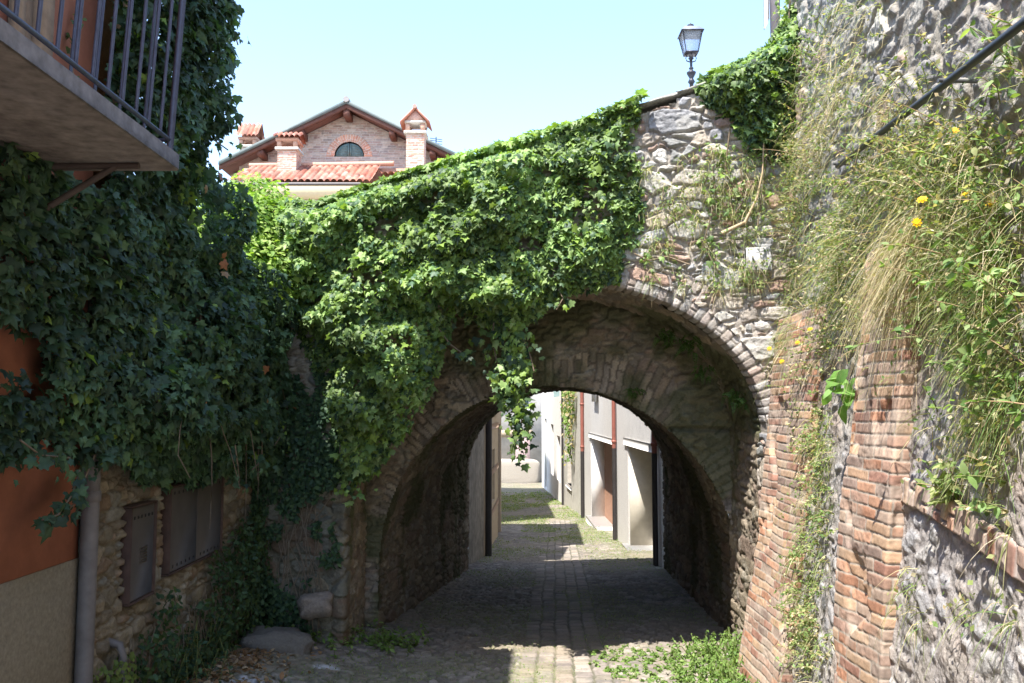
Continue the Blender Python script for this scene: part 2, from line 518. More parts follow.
# the wide ground below it, out to the horizon
gx = np.concatenate([-np.geomspace(400, 4, 24), np.linspace(-3.9, 3.9, 13), np.geomspace(4, 400, 24)])
gd = np.concatenate([-np.geomspace(300, 2, 16), np.linspace(0, 50, 60), np.geomspace(52, 900, 24)])
XX, DD = np.meshgrid(gx, gd)
low = .06*((np.abs(XX) < 3.6) & (DD > 2.6) & (DD < 50))
P = np.stack([XX, DD, gz0(DD)+.0-low-.012], -1)
acc = Acc(); add_grid(acc, P, np.ones(P.shape)*np.array([.22, .20, .17]))
tag(acc.build("ground", M_COB, None, True), kind="structure")

# ================================================================== the stone bridge
# front face: D = 6.61 - .25 x
FA, FS = 6.61, -.25
NF = np.array([-.25, -1.0, 0])/math.hypot(.25, 1)
def fD(x): return FA+FS*x
def px_face(px, py, A=FA, S=FS):
    rx = RX(px, py)
    Dd = A/(1-S*rx)
    return rx*Dd, RZ(py)*Dd
def archpath(cx, a, s, b, zb, n, p=2.0):
    th = np.linspace(math.pi, 0, 400)
    ex = cx+a*np.sign(np.cos(th))*np.abs(np.cos(th))**(2/p); ez = s+b*np.abs(np.sin(th))**(2/p)
    x = np.concatenate([[cx-a], ex, [cx+a]]); z = np.concatenate([[zb], ez, [zb]])
    l = np.concatenate([[0], np.cumsum(np.hypot(np.diff(x), np.diff(z)))])
    t = np.linspace(0, l[-1], n)
    return np.interp(t, l, x), np.interp(t, l, z), t
A1 = dict(cx=.24, a=1.60, s=-.15, b=1.17)
A2 = dict(cx=.34, a=1.59, s=-1.45, b=1.70)
A3 = dict(cx=.755, a=1.375, s=-.80, b=1.10)
TOPX = np.array([-3.2, -2.6, -1.9, -1.3, -.7, -.1, .5, .85, .95, 1.45, 2.4])
TOPZ = np.array([1.22, 1.34, 1.58, 1.75, 1.90, 2.03, 2.16, 2.26, 2.31, 2.43, 2.52])
def topz(x): return np.interp(x, TOPX, TOPZ)
bridge = thing("stone_bridge", "rubble stone bridge over the lane with one wide arch under ivy", "bridge", (.3, 6.5, -2.0))

# --- front wall
x = np.concatenate([np.arange(-2.75, .75, .017), np.arange(.75, 2.35, .0065)]); z = np.arange(-2.25, 2.6, .0078)
XX, ZZ = np.meshgrid(x, z)
h, c = rubble(XX*1.03, ZZ, .24, .105, 3, .034, (.34, .31, .27), STONE*1.08, .17, .010, .45)
h2, c2 = rubble(XX*1.03, ZZ, .36, .15, 4, .040, (.34, .31, .27), STONE*1.05, .15, .010, .3)
k = sst(.45, .6, fbm(XX*.9, ZZ*.9, 77, 2))*sst(-.3, .1, XX*0+1)
low = sst(-.2, -.8, ZZ)
k = np.maximum(k, low*(XX < 0))
h = np.where(k > .5, h2, h); c = np.where((k > .5)[..., None], c2, c)
pier_shade = (sst(-1.0, -1.4, XX)*.95*sst(.6, .0, ZZ))[..., None]; c = c*(1-pier_shade)+c*np.array([.45, .45, .38])*pier_shade  # shade on the left pier painted into the stone colour
tz = topz(XX)-.05*hid(np.floor(XX*4).astype(np.int64), 4)
inside = (ZZ < A1['s']) & (np.abs(XX-A1['cx']) < A1['a']+.08)
e = ((XX-A1['cx'])/(A1['a']+.08))**2+((np.maximum(ZZ, A1['s'])-A1['s'])/(A1['b']+.08))**2
mask = ~((e < 1) & (ZZ >= A1['s']) | inside) & (ZZ < tz)
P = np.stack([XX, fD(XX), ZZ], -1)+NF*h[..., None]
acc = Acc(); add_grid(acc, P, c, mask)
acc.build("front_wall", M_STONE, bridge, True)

# --- arch ring: face of the voussoirs turning into the first hand of the soffit
px_, pz_, t = archpath(**A1, zb=-2.25, n=900)
gx_ = np.gradient(px_); gz_ = np.gradient(pz_)
nx = -gz_; nz = gx_; l = np.hypot(nx, nz); nx /= l; nz /= l      # outward (into the masonry)
w = np.concatenate([np.linspace(-.16, -.015, 14)[:-1], np.linspace(-.015, .015, 9)[:-1], np.linspace(.015, .33, 46)])
T, Wd = np.meshgrid(t, w)
onarch = (pz_ > A1['s']-.02)[None, :]
hv, cv = bricks(Wd+.02, T, .34, .060, .010, 9, .012, np.array([[.38, .33, .30], [.44, .40, .37], [.31, .27, .24], [.40, .31, .27], [.42, .40, .38]]), (.22, .195, .165), .05, .5)
hq, cq = rubble(Wd*1.0, T, .33, .15, 10, .03, (.33, .30, .26), STONE*1.05, .13, .010, .2)
h = np.where(onarch, hv, hq); c = np.where(onarch[..., None], cv, cq)
jamb_shade = (.9*sst(-1.0, -1.3, px_)*sst(.5, .0, pz_))[None, :, None]; c = c*(1-jamb_shade)+c*np.array([.42, .42, .36])*jamb_shade  # the pier's shade carried on in the colour of the left jamb
fold = 0
base = np.stack([px_[None]+nx[None]*np.maximum(Wd, 0), np.zeros_like(Wd), pz_[None]+nz[None]*np.maximum(Wd, 0)], -1)
base[..., 1] = fD(base[..., 0])+np.maximum(-Wd, 0)
nface = np.broadcast_to(NF, base.shape)
nsof = np.stack([-nx[None]+0*Wd, 0*Wd, -nz[None]+0*Wd], -1)
kf = sst(-.011, .011, Wd)[..., None]
nn = norm(nface*kf+nsof*(1-kf))
tooth = .03*hid(np.floor(T/.082).astype(np.int64), 8)
rnd = -.005*np.exp(-(Wd/.012)**2)
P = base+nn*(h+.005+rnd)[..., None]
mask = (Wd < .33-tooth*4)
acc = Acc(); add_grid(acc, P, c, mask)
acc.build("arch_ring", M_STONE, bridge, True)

# --- lofted vaults
def vault(name, pa, Da, pb, Db, n, m, seed, relief, pal, tone, sx=.3, sy=.10):
    xa, za, ta = archpath(**pa, n=n); xb, zb, tb = archpath(**pb, n=n)
    s = np.linspace(0, 1, m)[:, None]
    Xg = xa[None]*(1-s)+xb[None]*s; Zg = za[None]*(1-s)+zb[None]*s
    Dg = Da(xa)[None]*(1-s)+Db(xb)[None]*s
    P = np.stack([Xg, Dg, Zg], -1)
    dt = np.gradient(P, axis=1); ds = np.gradient(P, axis=0)
    nn = norm(np.cross(dt, ds))
    ctr = np.stack([np.full_like(Xg, pa['cx']), Dg, np.full_like(Zg, -1.0)], -1)
    sgn = np.sign(((ctr-P)*nn).sum(-1).mean()); nn = nn*sgn
    Tg = ta[None]+0*s; Sg = s*np.mean(Db(xb)-Da(xa))+0*Tg
    h, c = rubble(Sg, Tg, sx, sy, seed, relief, (.19, .165, .13), pal, .14, .012, .4)
    moss = sst(.52, .66, fbm(Sg*2.2, Tg*1.3, seed+3, 4))[..., None]*.75
    c = c*(1-moss)+np.array([.07, .085, .035])*moss
    acc = Acc(); add_grid(acc, P+nn*h[..., None], c*tone)
    return acc.build(name, M_STONE, bridge, True)
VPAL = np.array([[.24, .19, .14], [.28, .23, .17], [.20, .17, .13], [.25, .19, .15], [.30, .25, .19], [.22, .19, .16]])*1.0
S2A = 7.63
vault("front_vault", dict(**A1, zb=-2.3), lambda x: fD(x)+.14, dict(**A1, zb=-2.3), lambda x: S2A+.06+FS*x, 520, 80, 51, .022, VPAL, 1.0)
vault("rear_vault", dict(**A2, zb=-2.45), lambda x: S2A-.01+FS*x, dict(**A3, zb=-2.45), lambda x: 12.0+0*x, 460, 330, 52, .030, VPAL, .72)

# --- step wall between the two vaults
x = np.arange(-1.75, 2.35, .014); z = np.arange(-2.3, 1.3, .014)
XX, ZZ = np.meshgrid(x, z)
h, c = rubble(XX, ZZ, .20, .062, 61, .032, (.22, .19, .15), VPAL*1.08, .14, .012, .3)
# radial stones round the inner arch
ang = np.arctan2(ZZ-A2['s'], XX-A2['cx']); rr = np.sqrt(((XX-A2['cx'])/A2['a'])**2+((ZZ-A2['s'])/A2['b'])**2)
hr, cr = bricks((rr-1)*1.6+.06*fbm(XX*4, ZZ*4, 66, 2), ang*1.62+.10*(fbm(XX*2.2, ZZ*2.2, 67, 3)-.5), .21, .058, .012, 62, .018, VPAL*1.12, (.15, .125, .10), .10, .6)
ir = (rr < 1.06+.22*fbm(XX*2.6, ZZ*2.6, 63, 3)) & (ZZ > A2['s']) & (fbm(XX*3.3+8, ZZ*3.3, 68, 3) < .62)
h = np.where(ir, hr, h); c = np.where(ir[..., None], cr, c)
groove = np.exp(-((ZZ+.155)/.018)**2)*(XX > 1.02)
h = h-.06*groove
moss = sst(.55, .66, fbm(XX*1.8, ZZ*1.8, 64, 4))[..., None]*.7
c = c*(1-moss)+np.array([.07, .085, .035])*moss
mask = ~((rr < .975) & (ZZ > A2['s']) | (ZZ <= A2['s']) & (np.abs(XX-A2['cx']) < A2['a']*.975))
P = np.stack([XX, S2A+FS*XX, ZZ], -1)+NF*h[..., None]
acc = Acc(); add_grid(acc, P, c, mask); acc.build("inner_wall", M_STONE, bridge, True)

# --- body of the bridge: deck, rear wall, filling above the vaults
acc = Acc()
xs = np.linspace(-3.2, 2.6, 30)
fr = np.stack([xs, fD(xs)+.05, topz(xs)-.02], -1); fr2 = np.stack([xs, fD(xs)+.40, topz(xs)-.02], -1)
dk = np.stack([xs, fD(xs)+.42, topz(xs)-.65], -1); dk2 = np.stack([xs, 0*xs+11.6, topz(xs)-.55], -1)
rb = np.stack([xs, 0*xs+11.62, topz(xs)-.1], -1); rb2 = np.stack([xs, 0*xs+11.99, topz(xs)-.1], -1)
G = np.stack([fr, fr2, dk, dk2, rb, rb2], 0)
add_grid(acc, G, np.ones(G.shape)*np.array([.33, .31, .27]))
acc.build("deck", M_STONE, bridge)
x = np.arange(-2.6, 2.6, .05); z = np.arange(-2.5, 2.4, .05)
XX, ZZ = np.meshgrid(x, z)
h, c = rubble(XX, ZZ, .3, .15, 71, .03)
mask = ~(((ZZ > A3['s']) & (((XX-A3['cx'])/A3['a'])**2+((ZZ-A3['s'])/A3['b'])**2 < 1)) | (ZZ <= A3['s']) & (np.abs(XX-A3['cx']) < A3['a']-.02)) & (ZZ < topz(XX)-.08)
P = np.stack([XX, 12.0+h, ZZ], -1); acc = Acc(); add_grid(acc, P, c, mask); acc.build("rear_wall", M_STONE, bridge)

# --- coping stones along the bare part of the parapet
def rock(acc, c0, size, seed, rotz=0, tilt=0, col=(.36, .34, .31), nu=28, nv=18, flat=.55, amp=.16):
    u = np.linspace(0, 2*math.pi, nu); v = np.linspace(-math.pi/2, math.pi/2, nv)
    Ug, Vg = np.meshgrid(u, v)
    def sp(a, p=.55): return np.sign(a)*np.abs(a)**p
    x = sp(np.cos(Vg), flat)*sp(np.cos(Ug), flat); y = sp(np.cos(Vg), flat)*sp(np.sin(Ug), flat); z = sp(np.sin(Vg), flat)
    k = 1+amp*2*(fbm(x*1.9+seed, y*1.9+z*1.7+seed*3, seed, 4)-.5)
    x, y, z = x*k*size[0], y*k*size[1], z*k*size[2]
    ct, st = math.cos(tilt), math.sin(tilt); x, z = x*ct-z*st, x*st+z*ct
    cr, sr = math.cos(rotz), math.sin(rotz); x, y = x*cr-y*sr, x*sr+y*cr
    cc = np.asarray(col)*(.75+.5*fbm(x*14+seed, z*30+y*9, seed+5, 4))[..., None]
    add_grid(acc, np.stack([x+c0[0], y+c0[1], z+c0[2]], -1), cc)
sk = math.atan(FS)
for i, (cx_, L, th, ti) in enumerate([(1.0, .15, .022, .16), (1.20, .17, .026, .22), (1.40, .15, .03, .14), (1.60, .15, .024, .12), (1.86, .17, .03, .1)]):
    acc = Acc(); rock(acc, (cx_, fD(cx_)+.13, topz(cx_)+.012), (L, .15, th*.8), 80+i, sk, ti, (.34, .33, .30), amp=.45)
    acc.build("coping_stone", M_STONE, bridge, True)
acc = Acc(); box(acc, -.085, .085, -.06, .06, 0, .055, (.55, .33, .24), bev=.008)
o = acc.build("coping_brick", M_BRICK, bridge); o.location = Vector((.915, fD(.915)+.05, topz(.915)-.005))-bridge.location; o.rotation_euler = (0, 0, sk)
# dressed white block set in the wall
bx, bz = px_face(757, 261)
acc = Acc(); box(acc, -.095, .095, -.06, .05, -.09, .09, (.42, .41, .40), bev=.012)
o = acc.build("dressed_block", M_STONE, bridge); o.location = Vector((bx, fD(bx)-.02, bz))-bridge.location; o.rotation_euler = (0, 0, sk)
# top of the terrace carried behind the wall
# ================================================================== the high retaining wall on the right
def rwX(Dd, z):
    return 1.55+.10*(Dd-3)+.12*(np.minimum(z, .4)+1.0)+.03*np.maximum(z-.4, 0)
rw = thing("retaining_wall", "high rough stone retaining wall with two leaning brick piers and a brick course", "wall", (1.7, 4.0, -1.8))
d = np.concatenate([np.linspace(.35, 1.95, 40), 6.32*np.exp(np.linspace(math.log(2.0/6.32), 0, 720))]); z = np.concatenate([np.arange(-2.05, 3.2, .0092), np.arange(3.22, 4.8, .06)])
DDg, ZZg = np.meshgrid(d, z)
Xw = rwX(DDg, ZZg)
hA, cA = rubble(DDg, ZZg, .30, .17, 11, .025, (.31, .28, .235), np.array([[.31, .295, .27], [.26, .25, .24], [.35, .33, .29], [.30, .265, .23], [.33, .31, .28], [.23, .22, .21], [.32, .25, .20]]), .24, .022, .4)
rend = fbm(DDg*7+ZZg*3, ZZg*9, 12, 5)-.5; rend2 = np.abs(fbm(DDg*11+ZZg*9, ZZg*15-DDg*4, 13, 4)-.5)
f1_, f2_, fi_, fu_, fv_ = voro(DDg*12+rend*4, ZZg*15+rend2*5, 19, 1.0, True, 2.0)
q1_, q2_, qi_, qu_, qv_ = voro(DDg*30+rend*6, ZZg*44+rend*6, 20, 1.0, True, 2.0)
da = DDg*.8+ZZg*.6; db = DDg*.6-ZZg*.8
t1_ = fbm(da*7+rend*2, db*22, 25, 4)-.5; t2_ = np.abs(fbm(da*16, db*40+rend*3, 26, 3)-.5); t3_ = fbm(DDg*60, ZZg*60, 27, 2)-.5
hB = .014*rend+.019*t1_-.019*t2_+.008*t3_+.004*(hid(qi_, 3)-.5)+.03
cB = np.array([.31, .28, .25])*(.72+.56*fbm(DDg*12, ZZg*12, 15, 5))[..., None]*(.86+.22*hid(qi_, 5)+.8*t1_)[..., None]
pk = sst(.45, .6, fbm(DDg*1.7, ZZg*1.7, 16, 3))[..., None]; cB = cB*(1-pk*.35)+np.array([.40, .30, .26])*pk*.35
hC, cC = rubble(DDg, ZZg, .17, .085, 18, .014, (.30, .275, .26), np.array([[.36, .35, .35], [.30, .29, .29], [.40, .38, .36], [.34, .30, .27]]), .42, .02, .4)
kc = sst(.44, .52, fbm(DDg*1.9+5, ZZg*1.9, 24, 3)); hB = hB*(1-kc)+(hC*.8+hB*.6)*kc; cB = cB*(1-kc[..., None])+cC*kc[..., None]
kk = sst(-.05, .35, ZZg+.5*(fbm(DDg*2, ZZg*2, 17, 3)-.5)+.03*DDg)
kk = np.maximum(kk, .9*sst(4.6, 5.3, DDg)*sst(-1.2, -.6, ZZg))
h = hB*(1-kk)+hA*kk; c = cB*(1-kk[..., None])+cA*kk[..., None]
P = np.stack([Xw-h, DDg, ZZg], -1)
acc = Acc(); add_grid(acc, P, c)
acc.build("stone_face", M_STONE, rw, True)
acc = Acc()   # the rest of the wall's thickness
zt = [-2.1, .4, 4.8]
Pb = np.array([[[rwX(Dd, zz)+off, Dd, zz] for (Dd, off) in ((.35, .02), (.35, 1.6), (6.32, 1.6), (6.32, .02))] for zz in zt])
add_grid(acc, Pb, np.ones(Pb.shape)*np.array([.35, .33, .30]))
acc.add([Pb[2, k] for k in range(4)], [[0, 1, 2, 3]], (.35, .33, .30))
box(acc, 1.62, 3.1, -4, .349, -2.1, 4.8, (.36, .34, .32))
acc.build("wall_body", M_STONE, rw)
# brick band: headers on edge
d = np.arange(2.0, 3.78, .007); z = np.arange(-.06, .06, .006)
DDg, ZZg = np.meshgrid(d, z)
zc = -.36+.03*np.sin(DDg*2.4)-.11*(3.6-DDg)
hb, cb = bricks(ZZg+.0575, DDg, .115, .066, .010, 33, .012, BRICK, (.36, .31, .28), .06, .6)
edge = sst(.062, .05, np.abs(ZZg))
P = np.stack([rwX(DDg, ZZg+zc)-.035*edge-hb*edge, DDg, ZZg+zc], -1)
acc = Acc(); add_grid(acc, P, cb); acc.build("brick_course", M_BRICK, rw, True)
# leaning brick piers (plan profile folded round the pier)
def pier(Dn, Df, proud0, proud1, z0, z1, bat, xbase, seed):
    """Dn..Df along the wall; face x = xbase + bat*(z-z0)"""
    prof = []
    L1 = .30; L2 = Df-Dn; L3 = .2
    u = np.arange(0, L1+L2+L3, .005)
    z = np.arange(z0, z1, .0052)
    Ug, Zg = np.meshgrid(u, z)
    px = np.where(u < L1, L1-u, np.where(u < L1+L2, 0, u-L1-L2)); py = np.where(u < L1, 0, np.where(u < L1+L2, u-L1, L2))
    nx1 = np.where(u < L1, 0, np.where(u < L1+L2, -1, 0)); ny1 = np.where(u < L1, -1, np.where(u < L1+L2, 0, 1))
    ks = 5; ker = np.ones(ks)/ks
    nx1 = np.convolve(np.pad(nx1.astype(float), 2, 'edge'), ker, 'valid'); ny1 = np.convolve(np.pad(ny1.astype(float), 2, 'edge'), ker, 'valid')
    px = np.convolve(np.pad(px, 2, 'edge'), ker, 'valid'); py = np.convolve(np.pad(py, 2, 'edge'), ker, 'valid')
    l = np.hypot(nx1, ny1); nx1 /= l; ny1 /= l
    h, c = bricks(Ug+(.22-L1 % .22), Zg, .22, .054, .007, seed, .0045, BRICK*np.array([1.04, 1.02, .98]), (.34, .29, .24), .02, .7)
    big = sst(.60, .72, fbm(Ug*3.3, Zg*2.3, seed+20, 4)); h = h-.03*big
    xf = xbase+bat*(Zg-z0)+.02*np.sin(Zg*2.2+seed)
    P = np.stack([xf+px[None]+nx1[None]*h, Dn+py[None]+ny1[None]*h+.012*np.sin(Zg*3+seed), Zg], -1)
    acc = Acc(); add_grid(acc, P, c)
    acc.add([[xbase+bat*(z1-z0)+a, Dn+b, z1-.01] for a, b in ((.01, .01), (.5, .01), (.5, L2-.01), (.01, L2-.01))], [[0, 1, 2, 3]], (.38, .33, .28))
    return acc.build("brick_pier", M_BRICK, rw, True)
pier(5.24, 6.10, 0, 0, -2.0, .66, .147, 1.545, 41)
pier(3.66, 4.20, 0, 0, -1.9, .78, .112, 1.455, 43)
# white stained lump and black water pipe pinned across the face
acc = Acc()
def rwpt(px, py, off):
    # point where the sight line meets the wall face
    Dd = 4.0
    for _ in range(30):
        z_ = RZ(py)*Dd; Dd = (float(rwX(Dd, z_))-off)/RX(px, py)
    return (float(rwX(Dd, RZ(py)*Dd))-off, Dd, RZ(py)*Dd)
a = rwpt(1030, 18, .14); b = rwpt(945, 84, .13); c_ = rwpt(900, 118, .11); d_ = rwpt(838, 166, .09)
tube(acc, [a, b, c_, d_], .016, 10, (.035, .036, .04))
for q in (b, d_): tube(acc, [(q[0]-.03, q[1]-.01, q[2]+.01), (q[0]+.12, q[1], q[2]+.01)], .008, 6, (.1, .1, .1))
M_PLASTIC = mat_vc("black_plastic", .45, 20, .2, .1, .001, .5)
ext = Vector(a)-Vector(b)
tube(acc, [a, tuple(Vector(a)+ext*2.2)], .016, 10, (.035, .036, .04))
pipe = tag(acc.build("water_pipe", M_PLASTIC, None, True), "black plastic pipe slanting across the top of the retaining wall", "pipe")
# ================================================================== orange house on the left
def mat_plaster(name, col, amt=.12, stain=.3, scol=(.3, .15, .09), scale=9, bump=.25, bd=.004):
    return mat_plain(name, col, .92, 0, scale, amt, bump, bd, .15, stain, scol)
M_ORANGE = mat_plaster("orange_plaster", (.48, .19, .12), .14, .6, (.37, .15, .095))
M_PLINTH = mat_plaster("plinth_render", (.38, .31, .21), .22, .3, (.26, .20, .12), 60, .5, .006)
M_CONC = mat_plaster("old_concrete", (.21, .18, .16), .35, .75, (.07, .055, .05), 14, .4)
M_IRON = mat_plain("blue_grey_iron", (.10, .11, .16), .5, .3, 20, .2)
M_PIPE = mat_plain("grey_drainpipe", (.17, .155, .15), .6, .2, 10, .25, .15, .002, .3, .35, (.14, .12, .11))
LX = -2.13
oh = thing("orange_house", "orange plastered house with beige base and balcony at the left edge", "house", (LX, 4.0, -1.8))
acc = Acc()
box(acc, LX-5, LX, -6, 4.24, -.72, 4.1, (.5, .2, .1)); acc.build("wall", M_ORANGE, oh)
acc = Acc()
box(acc, LX-5, LX+.006, -6, 4.242, -2.2, -.722, (.4, .3, .2)); acc.build("plinth", M_PLINTH, oh)
acc = Acc(); prism(acc, [(LX-5.4, 4.05), (LX+.42, 4.1), (LX+.42, 4.2), (LX-2.3, 5.2), (LX-5.4, 4.35)], 1, -6.3, 4.8, (.40, .20, .13))
acc.build("roof", M_TILE, oh)
# drainpipe
acc = Acc()
dp = [(LX+.045, 4.255, zz) for zz in np.linspace(-1.95, .30, 6)]+[(LX-.05, 4.255, .36)]
tube(acc, dp, .042, 16, (.25, .24, .25))
for zz in (-1.62, -.45): lathe(acc, LX+.045, 4.255, [(.043, zz), (.048, zz+.004), (.048, zz+.05), (.043, zz+.054)], 16)
acc.build("drainpipe", M_PIPE, oh, True)
# balcony
acc = Acc()
box(acc, LX-.02, -1.50, 1.0, 3.76, 1.075, 1.155, (.3, .3, .3), bev=.008)
slab = acc.build("balcony_slab", M_CONC, oh)
acc = Acc()
lean = .055
def bar(x, y, r, sq=False, z0=1.20, z1=2.2, lx=0, ly=0):
    tube(acc, [(x, y, z0), (x+lx, y+ly, z1)], r, 8)
for k in range(20):
    acc = Acc(); bar(-1.53, 1.45+k*.12, .0075, lx=lean); acc.build("railing_bar", M_IRON, oh, True)
for k in range(1, 5):
    acc = Acc(); bar(-1.53-k*.118, 3.71, .0075, lx=lean); acc.build("railing_bar", M_IRON, oh, True)
for px_c in (3.715, 1.35): acc = Acc(); tube(acc, [(-1.53, px_c, 1.15), (-1.53+lean, px_c, 2.2)], .016, 4); acc.build("railing_post", M_IRON, oh)
acc = Acc()
acc = Acc()
tube(acc, [(-1.53, 1.35, 1.205), (-1.53, 3.715, 1.205), (-2.12, 3.715, 1.205)], .010, 6)
tube(acc, [(-1.53+lean, 1.35, 2.2), (-1.53+lean, 3.715, 2.2), (-2.12+lean, 3.715, 2.2)], .018, 6)
acc.build("railing_rail", M_IRON, oh)
acc = Acc()
tube(acc, [(LX, 3.62, .80), (-1.72, 3.62, 1.06)], .014, 6); tube(acc, [(LX, 3.62, 1.055), (-1.62, 3.62, 1.06)], .014, 6)
acc.build("balcony_bracket", mat_plain("rusty_iron", (.12, .09, .08), .8, .2), oh)
# wooden door jamb on the balcony
acc = Acc()
for y0, y1, p in ((3.46, 3.52, .05), (3.53, 3.60, .03), (3.61, 3.72, .06)): box(acc, LX, LX+p, y0, y1, 1.16, 3.3, (.34, .22, .13), bev=.006)
dj = acc.build("door_frame", M_WOOD, oh)
# small flower creeper on the wall behind the bars handled with the plants
# ================================================================== low stone wall beyond the house with meter cabinets
sw = thing("stone_wall", "rough stone wall in shade with metal meter cabinets beside the drainpipe", "wall", (LX, 5.6, -1.8))
d = np.arange(4.27, 7.25, .010); z = np.arange(-2.0, 1.15, .0115)
DDg, ZZg = np.meshgrid(d, z)
h, c = rubble(DDg, ZZg, .17, .085, 91, .030, (.17, .145, .105), np.array([[.21, .18, .13], [.25, .21, .15], [.17, .145, .11], [.22, .16, .11], [.19, .18, .15]]), .2, .012, .3)
rec = ((DDg > 4.74) & (DDg < 5.10) & (ZZg > -1.10) & (ZZg < -.52)) | ((DDg > 5.26) & (DDg < 6.28) & (ZZg > -1.02) & (ZZg < -.44))
h = np.where(rec, -.03, h)
P = np.stack([LX-.02+h, DDg, ZZg], -1)
acc = Acc(); add_grid(acc, P, c); acc.build("stone_face", M_STONE, sw, True)
acc = Acc(); box(acc, LX-.7, LX-.09, 4.25, 7.3, -2.1, 1.14, (.3, .28, .24)); box(acc, LX-4.8, LX-.25, 4.31, 5.15, 1.14, 3.7, (.4, .2, .1))
acc.build("wall_body", M_STONE, sw)
M_CAB = mat_plain("cabinet_metal", (.085, .073, .064), .55, .1, 5, .15, .08, .002, .3, .3, (.11, .09, .08))
M_RUST = mat_plain("rust_frame", (.075, .045, .035), .8, .1, 15, .3)
def cabinet(y0, y1, z0, z1, doors, name):
    acc = Acc()
    f = .011
    for a, b, cc, dd in ((y0-f, y1+f, z0-f, z0), (y0-f, y1+f, z1, z1+f), (y0-f, y0, z0, z1), (y1, y1+f, z0, z1)):
        box(acc, LX-.03, LX+.035, a, b, cc, dd, (.17, .1, .08), bev=.003)
    cab = acc.build("meter_cabinet", M_RUST, sw)
    w = (y1-y0)/doors
    for k in range(doors):
        acc = Acc()
        box(acc, LX-.02, LX+.022, y0+k*w+.004, y0+(k+1)*w-.004, z0+.003, z1-.003, bev=.004)
        if doors == 1:
            for j in range(6): box(acc, LX+.022, LX+.027, y0+w*.42, y0+w*.70, z0+.20+j*.016, z0+.207+j*.016)
        o = acc.build("cabinet_door", M_CAB, cab)
        acc = Acc()
        for j in range(6):
            for zz in ((z0+.035, z1-.035) if doors == 2 else (z1-.06,)):
                yy = y0+k*w+w*(.14+.145*j)
                box(acc, LX+.0225, LX+.024, yy, yy+.016, zz-.009, zz+.009, (.02, .02, .02))

        v = acc.build("vent_hole", mat_plain("vent_dark", (.02, .02, .02), .9), o)
    return cab
cabinet(4.76, 5.08, -1.06, -.54, 1, "a")
cabinet(5.30, 6.24, -1.00, -.48, 2, "b")
# boulder and ground pipe at the wall foot
acc = Acc(); rock(acc, (-1.80, 6.62, -1.80), (.26, .20, .13), 5, .3, -.1, (.15, .14, .125), amp=.3)
tag(acc.build("boulder", M_STONE, None, True), "rounded grey boulder lying at the foot of the bridge's left pier", "boulder")
acc = Acc(); rock(acc, (-1.53, 6.78, -1.52), (.13, .10, .085), 8, .2, .15, (.22, .19, .165), amp=.35)
tag(acc.build("loose_stone", M_STONE, None, True), "pale loose stone jutting out above the boulder beside the arch", "stone")
acc = Acc(); tube(acc, [(LX+.07, 4.62, -1.95), (LX+.07, 4.62, -1.30), (LX+.05, 4.62, -1.24), (LX-.02, 4.62, -1.22)], .022, 10)
tag(acc.build("conduit", M_PIPE, None, True), "short grey conduit rising from the ground below the single cabinet", "conduit")

# ================================================================== street lamp on the bridge
LD = 11.4; lx = RX(691, 55)*LD
lamp = thing("street_lamp", "old style black lantern lamp post standing behind the bridge parapet", "street lamp", (lx, LD, 1.8))
def Z(py): return RZ(py)*LD
M_LAMP = mat_plain("lamp_iron", (.045, .045, .055), .45, .5, 20, .2)
acc = Acc()
lathe(acc, lx, LD, [(.06, 1.6), (.06, 2.0), (.035, 2.1), (.03, Z(92)), (.028, Z(84)), (.05, Z(82)), (.035, Z(80)), (.025, Z(78.5)), (.06, Z(74)), (.065, Z(72.5)), (.03, Z(71)), (.02, Z(69.5)), (.035, Z(68.5)), (.018, Z(67)), (.018, Z(60)), (.04, Z(58.5)), (.022, Z(57))], 14)
for s1, s2 in ((1, 0), (-1, 0), (0, 1), (0, -1)):
    pts = [(lx+s1*.02, LD+s2*.02, Z(62)), (lx+s1*.06, LD+s2*.06, Z(61)), (lx+s1*.075, LD+s2*.075, Z(58)), (lx+s1*.055, LD+s2*.055, Z(56.5)), (lx+s1*.085, LD+s2*.085, Z(53.5))]
    tube(acc, pts, .008, 6)
acc.build("post", M_LAMP, lamp, True)
def sq(acc, h0, z0, h1, z1, c=(.5,)*3):
    V = [(lx+a*h0, LD+b*h0, z0) for a, b in ((-1, -1), (1, -1), (1, 1), (-1, 1))]+[(lx+a*h1, LD+b*h1, z1) for a, b in ((-1, -1), (1, -1), (1, 1), (-1, 1))]
    acc.add(V, [[0, 1, 5, 4], [1, 2, 6, 5], [2, 3, 7, 6], [3, 0, 4, 7]], c)
acc = Acc()
zb_, zt_ = Z(53.5), Z(34.5); hb_, ht_ = .085, .135
for a, b in ((-1, -1), (1, -1), (1, 1), (-1, 1)):
    tube(acc, [(lx+a*hb_, LD+b*hb_, zb_), (lx+a*ht_, LD+b*ht_, zt_)], .007, 4)
box(acc, lx-.09, lx+.09, LD-.09, LD+.09, zb_-.012, zb_+.006)
box(acc, lx-.155, lx+.155, LD-.155, LD+.155, zt_, zt_+.012)
lant = acc.build("lantern_frame", M_LAMP, lamp)
acc = Acc(); sq(acc, hb_-.004, zb_+.006, ht_-.004, zt_)
mg, ntg, bgx, og = newmat("lantern_glass"); bgx.inputs["Base Color"].default_value = (.75, .80, .88, 1); bgx.inputs["Roughness"].default_value = .25
bgx.inputs["Transmission Weight"].default_value = .75; bgx.inputs["IOR"].default_value = 1.1
acc.build("glass_pane", mg, lant)
acc = Acc(); sq(acc, .15, zt_+.013, .10, Z(29)); sq(acc, .10, Z(29), .045, Z(27.5))
acc.build("hood", mat_plain("zinc_hood", (.40, .42, .48), .35, .6, 8, .15), lamp)
